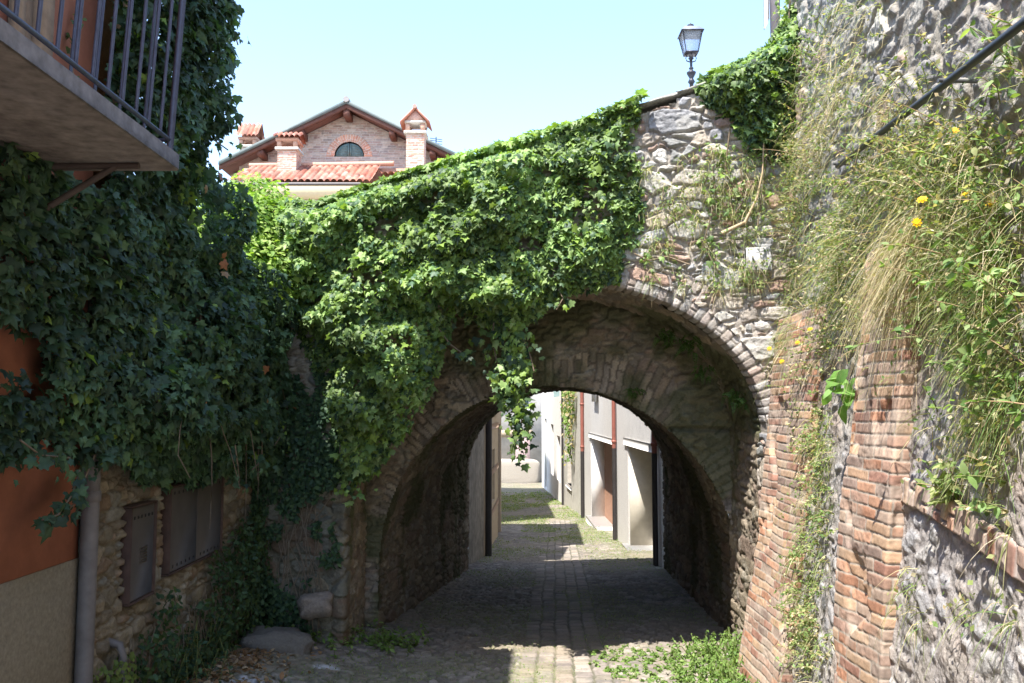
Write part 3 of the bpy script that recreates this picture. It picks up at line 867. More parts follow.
acc = Acc(); lathe(acc, lx, LD, [(.045, Z(27.6)), (.03, Z(27)), (.05, Z(26)), (.045, Z(25.2)), (.012, Z(24.6)), (.006, Z(23))], 12)
acc.build("finial", M_LAMP, lamp, True)

# ================================================================== gabled house beyond the bridge
HD = 30.0
def hx(px, Dd=HD): return RX(px, 150)*Dd
def hzz(py, Dd=HD): return RZ(py)*Dd
gh = thing("gabled_house", "brick gabled villa with arched green shutter and red tiled roofs beyond the bridge", "house", (hx(340), HD, -3.0))
M_GBRICK = mat_vc("gable_brick", .9, 8, .1, .1, .004)
ax, az = hx(349.5), hzz(107); lx0, lz0 = hx(226), hzz(167); rx0, rz0 = hx(474), hzz(167)
# gable wall with a brick field
x = np.arange(lx0+.5, rx0-.5, .022); z = np.arange(hzz(215), az-.1, .022)
XX, ZZ = np.meshgrid(x, z)
h, c = bricks(XX, ZZ, .27, .085, .02, 111, .01, np.array([[.40, .30, .27], [.45, .37, .33], [.36, .27, .25], [.48, .42, .38], [.42, .33, .28], [.34, .30, .29]])*.9, (.42, .39, .36), 0, .3)
slope = (az-lz0)/(ax-lx0)
roofz = az-.22-slope*np.abs(XX-ax)
wc = (349.5, 156.5); wx, wz = hx(wc[0]), hzz(wc[1]); wr = hx(364)-hx(349.5)
ra = np.hypot(XX-wx, ZZ-wz)
an = np.arctan2(ZZ-wz, XX-wx)
hr, cr = bricks((ra-wr)*1.0, an*wr*1.35, .30, .09, .02, 113, .015, np.array([[.46, .22, .15], [.50, .27, .19], [.43, .20, .14]])*1.1, (.55, .48, .42), 0, .2)
ir = (ra < wr+.30) & (ra > wr) & (ZZ > wz)
h = np.where(ir, hr+.02, h); c = np.where(ir[..., None], cr, c)
mask = (ZZ < roofz) & ~((ra < wr) & (ZZ > wz))
P = np.stack([XX, HD-h, ZZ], -1); acc = Acc(); add_grid(acc, P, c, mask)
acc.build("gable_wall", M_GBRICK, gh)
M_SHUT = mat_plain("green_grey_shutter", (.14, .20, .20), .6, 0, 10, .1)
acc = Acc()
for s in (-1, 1):
    th = np.linspace(0, math.pi/2, 9)
    poly = [(wx+s*.02, wz)]+[(wx+s*(.02+(wr-.04)*math.cos(t_)), wz+(wr-.03)*math.sin(t_)) for t_ in th]
    prism(acc, poly, 1, HD+.03, HD+.07)
    for j in range(7):
        zz = wz+.03+j*.058; hw = math.sqrt(max((wr-.08)**2-(zz-wz)**2, .001))
        if hw > .1: box(acc, min(wx+s*.07, wx+s*hw), max(wx+s*.07, wx+s*hw), HD+.012, HD+.035, zz, zz+.03)
    box(acc, wx+s*.03-.018, wx+s*.03+.018, HD+.0, HD+.03, wz, wz+wr-.05)
acc.build("arched_shutter", M_SHUT, gh)
# main roof slabs with overhang, purlins
M_ROOFED = mat_plain("grey_roof_edge", (.13, .155, .15), .7, 0, 5, .15)
M_TIMB = mat_plain("red_brown_timber", (.12, .05, .035), .7, 0, 6, .2)
roof = None
for s, (ex, ez) in ((-1, (lx0, lz0)), (1, (rx0, rz0))):
    acc = Acc(); t_ = .13
    prism(acc, [(ax, az-.0), (ax, az-t_), (ex, ez-t_), (ex, ez)], 1, HD-.75, HD+9, (.3, .3, .3)); o = acc.build("roof", M_ROOFED, gh)
    acc = Acc(); prism(acc, [(ax, az-t_-.003), (ax, az-t_-.17), (ex, ez-t_-.17), (ex, ez-t_-.003)], 1, HD-.70, HD-.60); acc.build("verge_board", M_TIMB, o)
    acc = Acc(); prism(acc, [(ax, az-t_-.02), (ax, az-t_-.06), (ex, ez-t_-.06), (ex, ez-t_-.02)], 1, HD-.59, HD+8); acc.build("roof_boards", M_TIMB, o)
    for f in (.36, .68):
        acc = Acc(); xx = ax+(ex-ax)*f; zz = az-slope*abs(xx-ax)-.36
        box(acc, xx-.10, xx+.10, HD-.66, HD+.1, zz-.13, zz+.10); acc.build("purlin", M_TIMB, o)
acc = Acc(); box(acc, ax-.11, ax+.11, HD-.66, HD+.1, az-.58, az-.30); acc.build("ridge_beam", M_TIMB, gh)
acc = Acc(); tube(acc, [(ax, HD-.78, az+.01), (ax, HD+9, az+.01)], .11, 10, (.30, .28, .27)); acc.build("ridge_cap", M_TILE, gh)
# lower tiled roof in front
TP = np.array([[.34, .12, .08], [.38, .16, .11], [.27, .10, .07], [.40, .21, .16], [.31, .16, .12], [.24, .12, .09]])
def tiles(acc, x0, x1, d0, z0, d1, z1, xt0=None, xt1=None, pitch=.21, seed=1, res=.02):
    n = int((x1-x0)/res); L = math.hypot(d1-d0, z1-z0); m = int(L/res)
    u = np.linspace(0, 1, n)[None]; v = np.linspace(0, 1, m)[:, None]
    xt0 = x0 if xt0 is None else xt0; xt1 = x1 if xt1 is None else xt1
    Xg = (x0+(x1-x0)*u)+0*v
    ph = Xg/pitch; col = np.floor(ph).astype(np.int64); f = ph-col
    vo = v*L/.30+_h(col, col*0, seed)*.4; row = np.floor(vo).astype(np.int64); fr = vo-row
    h = .075*np.sqrt(np.clip(1-((f-.5)/.42)**2, 0, 1))+.025*(1-fr)+.012*_h(col, row, seed+1)
    c = TP[(_h(col, row, seed+2)*len(TP)).astype(int) % len(TP)]*(.8+.4*_h(col, row, seed+3))[..., None]
    c = c*(.8+.4*fbm(Xg*9, v*L*9+0*Xg, seed+5, 3))[..., None]
    P = np.stack([Xg, d0+(d1-d0)*v+0*Xg, z0+(z1-z0)*v+h], -1)
    mk = (Xg > x0+(xt0-x0)*v) & (Xg < x1+(xt1-x1)*v)
    add_grid(acc, P, c, mk)
LDp = 27.0
acc = Acc()
tiles(acc, hx(225, LDp), hx(372, LDp), LDp, hzz(182, LDp), LDp+1.9, hzz(182, LDp)+1.06, hx(238, LDp), hx(400, LDp), seed=3)
tiles(acc, hx(372, LDp), hx(460, LDp), LDp+1.2, hzz(182, LDp)+.60, LDp+3, hzz(182, LDp)+1.0, seed=8)
box(acc, hx(225, LDp), hx(455, LDp), LDp+1.9, LDp+3.2, hzz(182, LDp)-.2, hzz(182, LDp)+1.0, (.45, .25, .18))
lr = acc.build("lower_roof", M_TILE, gh)
acc = Acc(); tube(acc, [(hx(232, LDp), LDp+1.85, hzz(182, LDp)+1.08), (hx(330, LDp), LDp+1.85, hzz(182, LDp)+1.12), (hx(386, LDp), LDp+1.85, hzz(182, LDp)+1.16)], .09, 8, (.52, .30, .22)); acc.build("ridge_tiles", M_TILE, lr)
acc = Acc(); tube(acc, [(hx(225, LDp), LDp-.06, hzz(184.5, LDp)), (hx(362, LDp), LDp-.06, hzz(184.5, LDp))], .055, 8); acc.build("gutter", mat_plain("brown_gutter", (.10, .09, .09), .5, .4), lr)
acc = Acc(); box(acc, hx(225, LDp), hx(440, LDp), LDp+.45, LDp+2.5, -3.6, hzz(189, LDp)); prism(acc, [(LDp-.02, hzz(186, LDp)), (LDp+.46, hzz(186, LDp)), (LDp+.46, hzz(196, LDp)), (LDp+.40, hzz(196, LDp))], 0, hx(225, LDp), hx(440, LDp))
box(acc, hx(228), hx(470), HD+.35, HD+9, -3.6, hzz(170))
acc.build("house_wall", mat_plaster("cream_wall", (.56, .48, .34), .06, .1, (.45, .38, .27)), gh)
# chimneys
M_CBR = mat_vc("chimney_brick", .9, 10, .12, .15, .004)
def chimney(px, pyb, pyt, Dd, wpx, style, seed):
    cx_ = hx(px, Dd); w = wpx/2/F*Dd; zb = hzz(pyb, Dd)-.6; zt = hzz(pyt, Dd)
    acc = Acc()
    hh = zt-hzz(pyb, Dd); zs = hzz(pyb, Dd)+hh*(.50 if style == 'gable' else .34)
    # brick shaft (four faces)
    z = np.arange(zb, zs, .02)
    for fx, fy, tx, ty in ((0, -1, 1, 0), (1, 0, 0, 1), (0, 1, -1, 0), (-1, 0, 0, -1)):
        u = np.arange(-w, w+.01, .02); Ug, Zg = np.meshgrid(u, z)
        h, c = bricks(Ug+fx*3, Zg, .24, .075, .018, seed, .01, np.array([[.52, .26, .18], [.56, .32, .24], [.46, .24, .18], [.58, .40, .32]]), (.5, .45, .4), 0, .3)
        P = np.stack([cx_+fx*(w+h)+tx*Ug, Dd+fy*(w+h)+ty*Ug, Zg], -1); add_grid(acc, P, c)
    ch = acc.build("chimney", M_CBR, gh)
    acc = Acc(); box(acc, cx_-w-.08, cx_+w+.08, Dd-w-.08, Dd+w+.08, zs, zs+.09, (.55, .52, .47), bev=.01)
    z2 = zs+.09+.26
    for a in (-1, 1):
        for b in (-1, 1): box(acc, cx_+a*w*.85-.07, cx_+a*w*.85+.07, Dd+b*w*.85-.07, Dd+b*w*.85+.07, zs+.09, z2, (.5, .3, .22))
    acc.build("chimney_top", M_CBR, ch)
    acc = Acc()
    if style == 'gable':
        box(acc, cx_-w-.05, cx_+w+.05, Dd-w-.06, Dd+w+.06, z2, z2+.08, (.55, .50, .44))
        prism(acc, [(cx_-w-.03, z2+.08), (cx_+w+.03, z2+.08), (cx_, zt-.12)], 1, Dd-w-.03, Dd+w+.03, (.54, .34, .27))
        for s in (-1, 1):
            prism(acc, [(cx_, zt-.09), (cx_, zt-.02), (cx_+s*(w+.20), z2+.03), (cx_+s*(w+.20), z2-.05)], 1, Dd-w-.14, Dd+w+.14, (.46, .20, .14))
        tube(acc, [(cx_, Dd-w-.2, zt-.04), (cx_, Dd+w+.2, zt-.04)], .07, 8, (.42, .25, .2))
    else:
        tiles(acc, cx_-w-.16, cx_+w+.16, Dd-w-.2, z2+.02, Dd+.05, zt-.04, seed=seed, pitch=.17)
        tiles(acc, cx_-w-.16, cx_+w+.16, Dd+w+.2, z2+.02, Dd+.05, zt-.04, seed=seed+1, pitch=.17)
        box(acc, cx_-w-.06, cx_+w+.06, Dd-w-.06, Dd+w+.06, z2-.04, z2+.06, (.52, .30, .22))
    acc.build("chimney_hood", M_TILE, ch)
chimney(416, 163, 110, 28.0, 18, 'gable', 121)
chimney(289.5, 163, 133, 28.4, 19, 'tile', 123)
chimney(250, 163, 124, 33.0, 16, 'tile', 125)
chimney(262, 163, 138, 33.8, 9, 'tile', 127)
# television aerial
acc = Acc(); axx = hx(436, 31)
tube(acc, [(axx, 31, hzz(170, 31)), (axx, 31, hzz(137, 31))], .022, 6); 
for k, zz in enumerate((139, 141, 143.5)): tube(acc, [(axx-.22, 31-.1, hzz(zz, 31)), (axx+.22, 31+.1, hzz(zz, 31))], .014, 5)
tag(acc.build("tv_aerial", M_LAMP, None), "thin television aerial on a mast right of the gabled chimney", "aerial")

# ================================================================== row of houses down the lane
M_GREY = mat_plaster("grey_roughcast", (.60, .58, .55), .16, .25, (.33, .31, .29), 40, .5, .008)
M_WHITE = mat_plaster("white_plaster", (.80, .78, .75), .06, .2, (.48, .45, .42))
M_OLD = mat_plaster("old_render", (.52, .50, .45), .18, .5, (.30, .27, .22))
M_BEIGE = mat_plaster("beige_plaster", (.40, .33, .24), .14, .5, (.34, .26, .17))
M_REDP = mat_plain("red_brown_pipe", (.28, .10, .075), .5, .1)
M_DKP = mat_plain("cast_iron_pipe", (.05, .045, .045), .5, .3)
M_BROWN = mat_plain("brown_door", (.20, .11, .07), .6)
M_GDOOR = mat_plain("pale_garage_door", (.50, .50, .50), .5, .1, 5, .06)
M_REVEAL = mat_plaster("pale_reveal", (.62, .57, .48), .08, .2, (.5, .44, .35))
def fx(D): return np.interp(D, [12.2, 24, 31, 44, 60], [2.13, 2.05, 1.88, 1.63, 1.4])
def facade(acc, D0, D1, z0, z1, ops, side, fxf, depth=.35, c=(.5, .5, .5)):
    """wall along the lane with real openings; side=+1 stands on the right"""
    ds = sorted(set([D0, D1]+[a for o_ in ops for a in o_[:2]])); zs = sorted(set([z0, z1]+[a for o_ in ops for a in o_[2:4]]))
    def X(D, o=0): return float(fxf(D))+side*o
    for i in range(len(ds)-1):
        for j in range(len(zs)-1):
            dm = (ds[i]+ds[i+1])/2; zm = (zs[j]+zs[j+1])/2
            if any(o_[0] < dm < o_[1] and o_[2] < zm < o_[3] for o_ in ops): continue
            acc.add([(X(ds[i]), ds[i], zs[j]), (X(ds[i+1]), ds[i+1], zs[j]), (X(ds[i+1]), ds[i+1], zs[j+1]), (X(ds[i]), ds[i], zs[j+1])], [[0, 1, 2, 3]], c)
    for o_ in ops:
        a, b, e, f = o_[:4]; dp_ = o_[4] if len(o_) > 4 else depth
        for p, q in (((a, e), (a, f)), ((a, f), (b, f)), ((b, f), (b, e)), ((b, e), (a, e))):
            acc.add([(X(p[0]), p[0], p[1]), (X(q[0]), q[0], q[1]), (X(q[0], dp_), q[0], q[1]), (X(p[0], dp_), p[0], p[1])], [[0, 1, 2, 3]], c)
    # ends, top and back
    B = 6
    acc.add([(X(D0), D0, z0), (X(D0, B), D0, z0), (X(D0, B), D0, z1), (X(D0), D0, z1)], [[0, 1, 2, 3]], c)
    acc.add([(X(D1), D1, z0), (X(D1, B), D1, z0), (X(D1, B), D1, z1), (X(D1), D1, z1)], [[0, 1, 2, 3]], c)
    acc.add([(X(D0, -.25), D0, z1), (X(D0, B), D0, z1+.1), (X(D1, B), D1, z1+.1), (X(D1, -.25), D1, z1)], [[0, 1, 2, 3]], c)
    acc.add([(X(D0, B), D0, z0), (X(D1, B), D1, z0), (X(D1, B), D1, z1+.1), (X(D0, B), D0, z1+.1)], [[0, 1, 2, 3]], c)
def panel(name, mat, D0, D1, z0, z1, off, th, side, fxf, parent, grooves=0, vert=True, bev=.01):
    acc = Acc()
    n = max(grooves, 1)
    for k in range(n):
        if vert: a, b, e, f = D0+(D1-D0)*k/n, D0+(D1-D0)*(k+1)/n-(.02 if grooves else 0), z0, z1
        else: a, b, e, f = D0, D1, z0+(z1-z0)*k/n, z0+(z1-z0)*(k+1)/n-(.02 if grooves else 0)
        xa, xb = float(fxf(a))+side*off, float(fxf(b))+side*off
        V = [(xa, a, e), (xb, b, e), (xb, b, f), (xa, a, f), (xa+side*th, a, e), (xb+side*th, b, e), (xb+side*th, b, f), (xa+side*th, a, f)]
        acc.add(V, [[0, 1, 2, 3], [4, 5, 6, 7], [0, 1, 5, 4], [2, 3, 7, 6], [0, 3, 7, 4], [1, 2, 6, 5]])
    return acc.build(name, mat, parent)
def dpipe(parent, D, z0, zm, z1, side, fxf, off=.06, r=.05):
    x_ = float(fxf(D))-side*off
    acc = Acc(); tube(acc, [(x_, D, z0), (x_, D, zm)], r*1.05, 10); o = acc.build("drainpipe", M_DKP, parent, True)
    acc = Acc(); tube(acc, [(x_, D, zm), (x_, D, z1)], r, 10)
    for zz in (zm+.1, zm+1.3): lathe(acc, x_, D, [(r, zz), (r+.012, zz+.01), (r+.012, zz+.05), (r, zz+.06)], 10)
    acc.build("upper_pipe", M_REDP, o, True)
g1 = thing("grey_garage_house", "grey roughcast house with deep garage opening just past the arch", "house", (2.1, 15, -2.5))
acc = Acc(); facade(acc, 12.25, 17.3, -2.9, 3.3, [(12.75, 15.6, -2.52, -.64, .45)], 1, fx); acc.build("wall", M_GREY, g1)
panel("garage_door", M_GDOOR, 12.75, 15.6, -2.55, -.64, .45, .04, 1, fx, g1, 1)
acc = Acc(); box(acc, 2.135, 2.545, 15.56, 15.59, -2.55, -.66); acc.build("door_reveal", M_REVEAL, g1)
panel("lintel_band", M_WHITE, 12.45, 15.95, -.63, -.50, -.03, .03, 1, fx, g1)
panel("threshold", M_WHITE, 12.6, 15.8, -2.62, -2.42, -.10, .55, 1, fx, g1)
dpipe(g1, 12.45, -2.3, -.62, 3.2, 1, fx, r=.038)
dpipe(g1, 17.1, -2.7, -.75, 3.2, 1, fx, r=.04)
g2 = thing("white_doorway_house", "grey house with white framed recess and brown door in the middle of the row", "house", (2.06, 20, -2.8))
acc = Acc(); facade(acc, 17.3, 24.3, -3.3, 3.3, [(17.9, 22.4, -2.80, -.71, .36)], 1, fx); acc.build("wall", M_GREY, g2)
panel("recess_back", M_WHITE, 17.9, 20.4, -2.9, -.71, .36, .04, 1, fx, g2)
panel("entrance_door", M_BROWN, 20.45, 22.4, -2.85, -.71, .35, .05, 1, fx, g2, 4)
acc = Acc(); box(acc, 2.075, 2.41, 22.36, 22.39, -2.88, -.72); acc.build("door_reveal", M_WHITE, g2)
panel("lintel_band", M_WHITE, 17.6, 22.7, -.70, -.58, -.03, .03, 1, fx, g2)
panel("threshold", M_WHITE, 17.7, 22.6, -2.92, -2.74, -.12, .48, 1, fx, g2)
dpipe(g2, 24.2, -3.1, -1.15, 3.2, 1, fx)
# sign: white panel with a red field
xs_ = float(fx(21.0))-.06
acc = Acc(); box(acc, xs_-.02, xs_, 20.3, 21.3, .22, .86, (.8, .8, .8)); sg = acc.build("wall_sign", M_WHITE, None)
acc = Acc(); box(acc, xs_-.026, xs_-.021, 20.4, 21.2, .42, .80, (.6, .02, .03)); box(acc, xs_-.028, xs_-.0265, 20.65, 20.95, .56, .66, (.8, .8, .8))
acc.build("sign_face", mat_plain("sign_red", (.55, .015, .03), .5), sg)
tag(sg, "small white sign with a red field high on the grey house wall", "sign")
g3 = thing("old_narrow_house", "narrow weathered house with small red window between drainpipes", "house", (1.95, 27, -3.2))
acc = Acc(); facade(acc, 24.3, 31.0, -3.8, 3.2, [(28.2, 29.6, -2.5, -1.25, .2)], 1, fx); acc.build("wall", M_OLD, g3)
wn = panel("window", M_BROWN, 28.2, 29.6, -2.5, -1.25, .15, .05, 1, fx, g3, 3)
panel("window_sill", M_WHITE, 28.0, 29.8, -2.6, -2.5, -.05, .2, 1, fx, g3)
dpipe(g3, 30.9, -3.4, 1.9, 3.1, 1, fx, r=.04)
g4 = thing("white_house", "white plastered house at the far end of the right hand row", "house", (1.75, 38, -3.7))
acc = Acc(); facade(acc, 31.0, 46.0, -4.4, 3.2, [(32.8, 34.6, -2.75, -1.0, .2), (36.6, 38.4, -2.8, -.6, .2), (41.5, 43.0, -3.8, -.4, .2), (33, 37, .55, 2.6, .2)], 1, fx); acc.build("wall", M_WHITE, g4)
panel("window", M_BROWN, 32.8, 34.6, -2.75, -1.0, .15, .05, 1, fx, g4, 3)
panel("window", M_WHITE, 36.6, 38.4, -2.8, -.6, .15, .05, 1, fx, g4, 3)
panel("door", M_SHUT, 41.5, 43.0, -3.9, -.4, .15, .05, 1, fx, g4, 2)
panel("shutter", M_SHUT, 33, 37, .55, 2.6, .03, .05, 1, fx, g4, 6)
# far wall closing the lane
fwl = thing("end_house", "pale house wall closing the lane at its far end", "house", (0, 50, -4))
M_FAR = mat_plaster("far_wall_plaster", (.47, .45, .42), .15, .6, (.34, .30, .26), 3)
acc = Acc(); box(acc, -9, 5, 50, 55, -4.8, 4.4, (.6, .57, .54)); acc.build("wall", M_FAR, fwl)
for wx0 in (-.95, .45):
    acc = Acc(); box(acc, wx0, wx0+.5, 49.94, 49.999, .1, 1.5); w_ = acc.build("window", M_SHUT, fwl)
    acc = Acc(); box(acc, wx0-.1, wx0+.6, 49.90, 49.999, -.02, .09); acc.build("window_sill", M_WHITE, w_)
acc = Acc(); box(acc, .2, 1.05, 49.95, 49.999, -4.3, -1.4); acc.build("side_door", mat_plain("pinkish_door", (.36, .27, .26), .7), fwl)
acc = Acc()
rock(acc, (.05, 49.7, -3.55), (1.55, .3, .75), 9, 0, 0, (.40, .36, .31), amp=.05, flat=.35)
acc.build("stone_trough", M_STONE, fwl)
acc = Acc(); box(acc, -2, 1.2, 49.93, 49.999, -1.55, -1.15, (.5, .36, .27)); box(acc, -2, .1, 49.93, 49.999, .1, 2.2, (.45, .36, .3)); acc.build("wall_band", M_BEIGE, fwl)
# left side past the arch
def fl(D): return np.interp(D, [12.0, 14.2, 20, 60], [-.70, -.45, -.24, .1])
g5 = thing("rough_outhouse", "rough rendered wall end joined to the left side of the arch exit", "wall", (-.6, 13, -2.4))
acc = Acc(); facade(acc, 12.02, 14.1, -2.7, 2.0, [], -1, fl); acc.build("wall", mat_plaster("damp_render", (.26, .24, .21), .35, .7, (.13, .12, .10), 7, .6, .02), g5)
g6 = thing("beige_house", "beige banded house with dark drainpipe on the left past the arch", "house", (-.4, 17, -2.5))
acc = Acc(); facade(acc, 14.1, 19.8, -3.1, 3.1, [(16.3, 17.1, -1.75, -.75, .12), (18.3, 19.5, -2.85, -.3, .15)], -1, fl); acc.build("wall", M_BEIGE, g6)
panel("window", M_GDOOR, 16.3, 17.1, -1.75, -.75, .1, .04, -1, fl, g6)
panel("door", M_BROWN, 18.3, 19.5, -2.95, -.3, .12, .04, -1, fl, g6, 3)
for zz in (-1.95, -1.2, -.35): panel("band", mat_plain("band_pinkish", (.42, .30, .22), .9), 14.4, 18.2, zz, zz+.10, -.02, .02, -1, fl, g6)
panel("wall_bracket", M_DKP, 17.0, 17.6, -.02, .05, -.25, .25, -1, fl, g6)
dpipe(g6, 14.25, -2.5, 1.5, 3.0, -1, fl, r=.055)
g7 = thing("tall_left_house", "tall set back house down the lane on the left shading the cobbles", "house", (-1.6, 28, -3))
acc = Acc(); facade(acc, 21.5, 40, -4.2, 4.2, [], -1, lambda D: -1.05+0*D); acc.build("wall", M_BEIGE, g7)
# corner of a house with a white cloth at the top right
hc = thing("corner_post", "dark wooden post end with white cloth above the ivy at top right", "post", (2.0, 7.3, 3.2))
acc = Acc(); p0 = ((777-512)/F*7.5, 7.5)
box(acc, p0[0]+.03, p0[0]+.10, 7.46, 7.54, 2.5, 4.3, (.10, .09, .10)); acc.build("post", M_WOOD, hc)
acc = Acc(); u = np.linspace(0, 1, 14)[None]; v = np.linspace(0, 1, 10)[:, None]
P = np.stack([p0[0]-.03+.055*u+0*v-.01*v, 7.5+.02*np.sin(u*9)+0*v, 3.95-.50*v*(1-.25*u)], -1)
add_grid(acc, P, np.ones(P.shape)*.75); P2 = P.copy(); P2[..., 1] += .006; add_grid(acc, P2, np.ones(P.shape)*.75)
acc.build("cloth", M_WHITE, hc, True)
# ================================================================== IVY on the bridge face
def inpoly(x, y, poly):
    poly = np.asarray(poly, float); ins = np.zeros(len(x), bool)
    j = len(poly)-1
    for i in range(len(poly)):
        xi, yi = poly[i]; xj, yj = poly[j]
        k = ((yi > y) != (yj > y)) & (x < (xj-xi)*(y-yi)/((yj-yi) or 1e-9)+xi)
        ins ^= k; j = i
    return ins
def ivy_cols(n, pos, pal, seed, young=.08, youngc=(.20, .30, .06)):
    c = pick(pal, n, .3)
    k = sst(.4, .65, fbm(pos[:, 0]*3+pos[:, 1]*2, pos[:, 2]*3, seed, 3))[:, None]
    c = c*(.8+.5*k)
    y = rng.random(n) < young
    c[y] = np.array(youngc)*(.8+.4*rng.random((y.sum(), 1)))
    return c
def ivy_leaf_field(acc, pos, out, pal, size=(.05, .095), spread=.55, seed=1, young=.08, updir=.35, tm=T_IVY):
    n = len(pos)
    nr = out+np.array([0, 0, updir])+rng.normal(size=(n, 3))*spread
    tip = np.array([0, 0, -1.0])+rng.normal(size=(n, 3))*.45+out*.35
    sz = size[0]*.65+(size[1]-size[0]*.65)*rng.random(n)**1.5
    cc = ivy_cols(n, pos, pal, seed, young); kk = rng.integers(0, len(IVYS), n)
    for j, tv in enumerate(IVYS):
        m = kk == j
        leaves(acc, tv, pos[m], nr[m], tip[m], sz[m], cc[m])
def strand(acc_l, acc_s, pts, out, pal, per=34, spread=.05, size=(.05, .09), r=.005, seed=1, young=.12):
    pts = np.asarray(pts, float)
    l = np.concatenate([[0], np.cumsum(np.linalg.norm(np.diff(pts, axis=0), axis=1))])
    n = int(l[-1]*per)
    t = rng.random(n)*l[-1]
    pos = np.stack([np.interp(t, l, pts[:, k]) for k in range(3)], 1)+rng.normal(size=(n, 3))*spread
    tube(acc_s, pts, r, 5, (.22, .17, .12), cap=False)
    ivy_leaf_field(acc_l, pos, np.broadcast_to(out, (n, 3)), pal, size, .5, seed, young)
def surf_scatter(poly, n, A=FA, S=FS):
    poly = np.asarray(poly, float); lo = poly.min(0); hi = poly.max(0)
    P_ = []
    while sum(len(p) for p in P_) < n:
        q = lo+(hi-lo)*rng.random((n, 2)); P_.append(q[inpoly(q[:, 0], q[:, 1], poly)])
    return np.concatenate(P_)[:n]
ivb = thing("bridge_ivy", "bright sunlit green ivy draped over the bridge parapet and arch", "ivy", (-.3, 6.5, 1.0))
# outline given on the wall plane (x, z)
PXP = [(262, 205), (300, 198), (330, 205), (372, 188), (420, 172), (470, 160), (520, 146), (560, 130), (600, 118), (640, 104), (640, 150), (644, 210), (640, 250), (618, 282), (590, 292), (560, 296), (540, 318), (500, 330), (470, 322), (458, 312), (446, 345), (436, 385), (420, 415), (402, 440), (376, 474), (350, 492), (342, 470), (335, 430), (330, 400), (318, 372), (302, 340), (290, 300), (268, 262)]
poly = [px_face(*p) for p in PXP]
acc = Acc(); accs = Acc()
q = surf_scatter(poly, 30000)
def dpoly(q, poly):
    poly = np.asarray(poly); d = np.full(len(q), 9.)
    for a, b in zip(poly, np.roll(poly, -1, 0)):
        ab = b-a; t = np.clip(((q-a)@ab)/(ab@ab), 0, 1); d = np.minimum(d, np.linalg.norm(q-(a+t[:, None]*ab), axis=1))
    return d
dd = dpoly(q, poly)
q = q[rng.random(len(q)) < sst(-.06, .10, dd)+.25]; dd = dpoly(q, poly)
cl = fbm(q[:, 0]*2.6, q[:, 1]*2.6, 201, 3); cl2 = fbm(q[:, 0]*8, q[:, 1]*8, 202, 2)
thick = (.07+.34*sst(.3, .75, cl)+.10*cl2)*sst(-.02, .25, dd)+.03
sh = 1-rng.random(len(q))**2.4*.8
pos = np.stack([q[:, 0], fD(q[:, 0]), q[:, 1]], -1)+NF*(thick*sh)[:, None]
# gaps where the plant opens
hole = (fbm(q[:, 0]*5.5, q[:, 1]*5.5, 203, 3) < .38) & (rng.random(len(q)) < .85)
pos = pos[~hole]
ivy_leaf_field(acc, pos, np.broadcast_to(NF, pos.shape), GREEN_SUN+GREEN_SUN[:2]+GREEN_SHADE[1:3], (.038, .078), .62, 204, .16, .55)
# top mat lying over the parapet
xs = -2.0+3.0*rng.random(2600); dep = rng.random(2600)*.55
pos = np.stack([xs, fD(xs)-.15+dep, topz(xs)+.02+.13*fbm(xs*4, dep*4, 205, 3)*1.2*np.sin(np.clip((dep+.05)/.6, 0, 1)*3.1)], -1)
ivy_leaf_field(acc, pos, np.broadcast_to([-.1, -.5, .8], pos.shape), GREEN_SUN, (.045, .09), .6, 206, .25)
def fpt(px, py, off=.1):
    x_, z_ = px_face(px, py); return np.array([x_, fD(x_), z_])+NF*off
for pts, per, spd in (([(505, 290), (512, 330), (520, 360), (521, 390), (527, 420), (525, 448)], 330, .055), ([(522, 330), (517, 365), (512, 395)], 260, .06), ([(500, 300), (496, 340), (503, 370), (515, 395)], 120, .06),
                      ([(430, 300), (440, 325), (455, 345), (478, 362)], 60, .022), ([(380, 400), (375, 440), (362, 470), (352, 496)], 130, .07),
                      ([(400, 380), (395, 410), (372, 440)], 110, .07), ([(350, 380), (350, 420), (346, 460)], 90, .05), ([(560, 290), (566, 300), (560, 312)], 90, .04), ([(420, 330), (424, 350), (418, 392)], 80, .05), ([(520, 330), (532, 350), (538, 372)], 90, .04)):
    strand(acc, accs, [fpt(*p, off=.10+.02*k) for k, p in enumerate(pts)], NF, GREEN_SUN+GREEN_SHADE[2:], per, spd, (.045, .085), .005, 207, .2)
for _ in range(16):   # bare woody stems under the leaves
    q0 = surf_scatter(poly, 1)[0]; pts = []
    x_, z_ = q0; a = rng.normal()*.5
    for k in range(9):
        if not inpoly(np.array([x_]), np.array([z_]), poly)[0]: break
        pts.append(np.array([x_, fD(x_), z_])+NF*(.05+.02*rng.random())); a += rng.normal()*.35; x_ += .07*math.sin(a); z_ -= .07*abs(math.cos(a))
    if len(pts) > 3: tube(accs, pts, np.linspace(.008, .003, len(pts)), 5, (.15, .12, .085), cap=False)
accs.build("stems", M_STEM, ivb, True); acc.build("foliage", M_IVY, ivb)

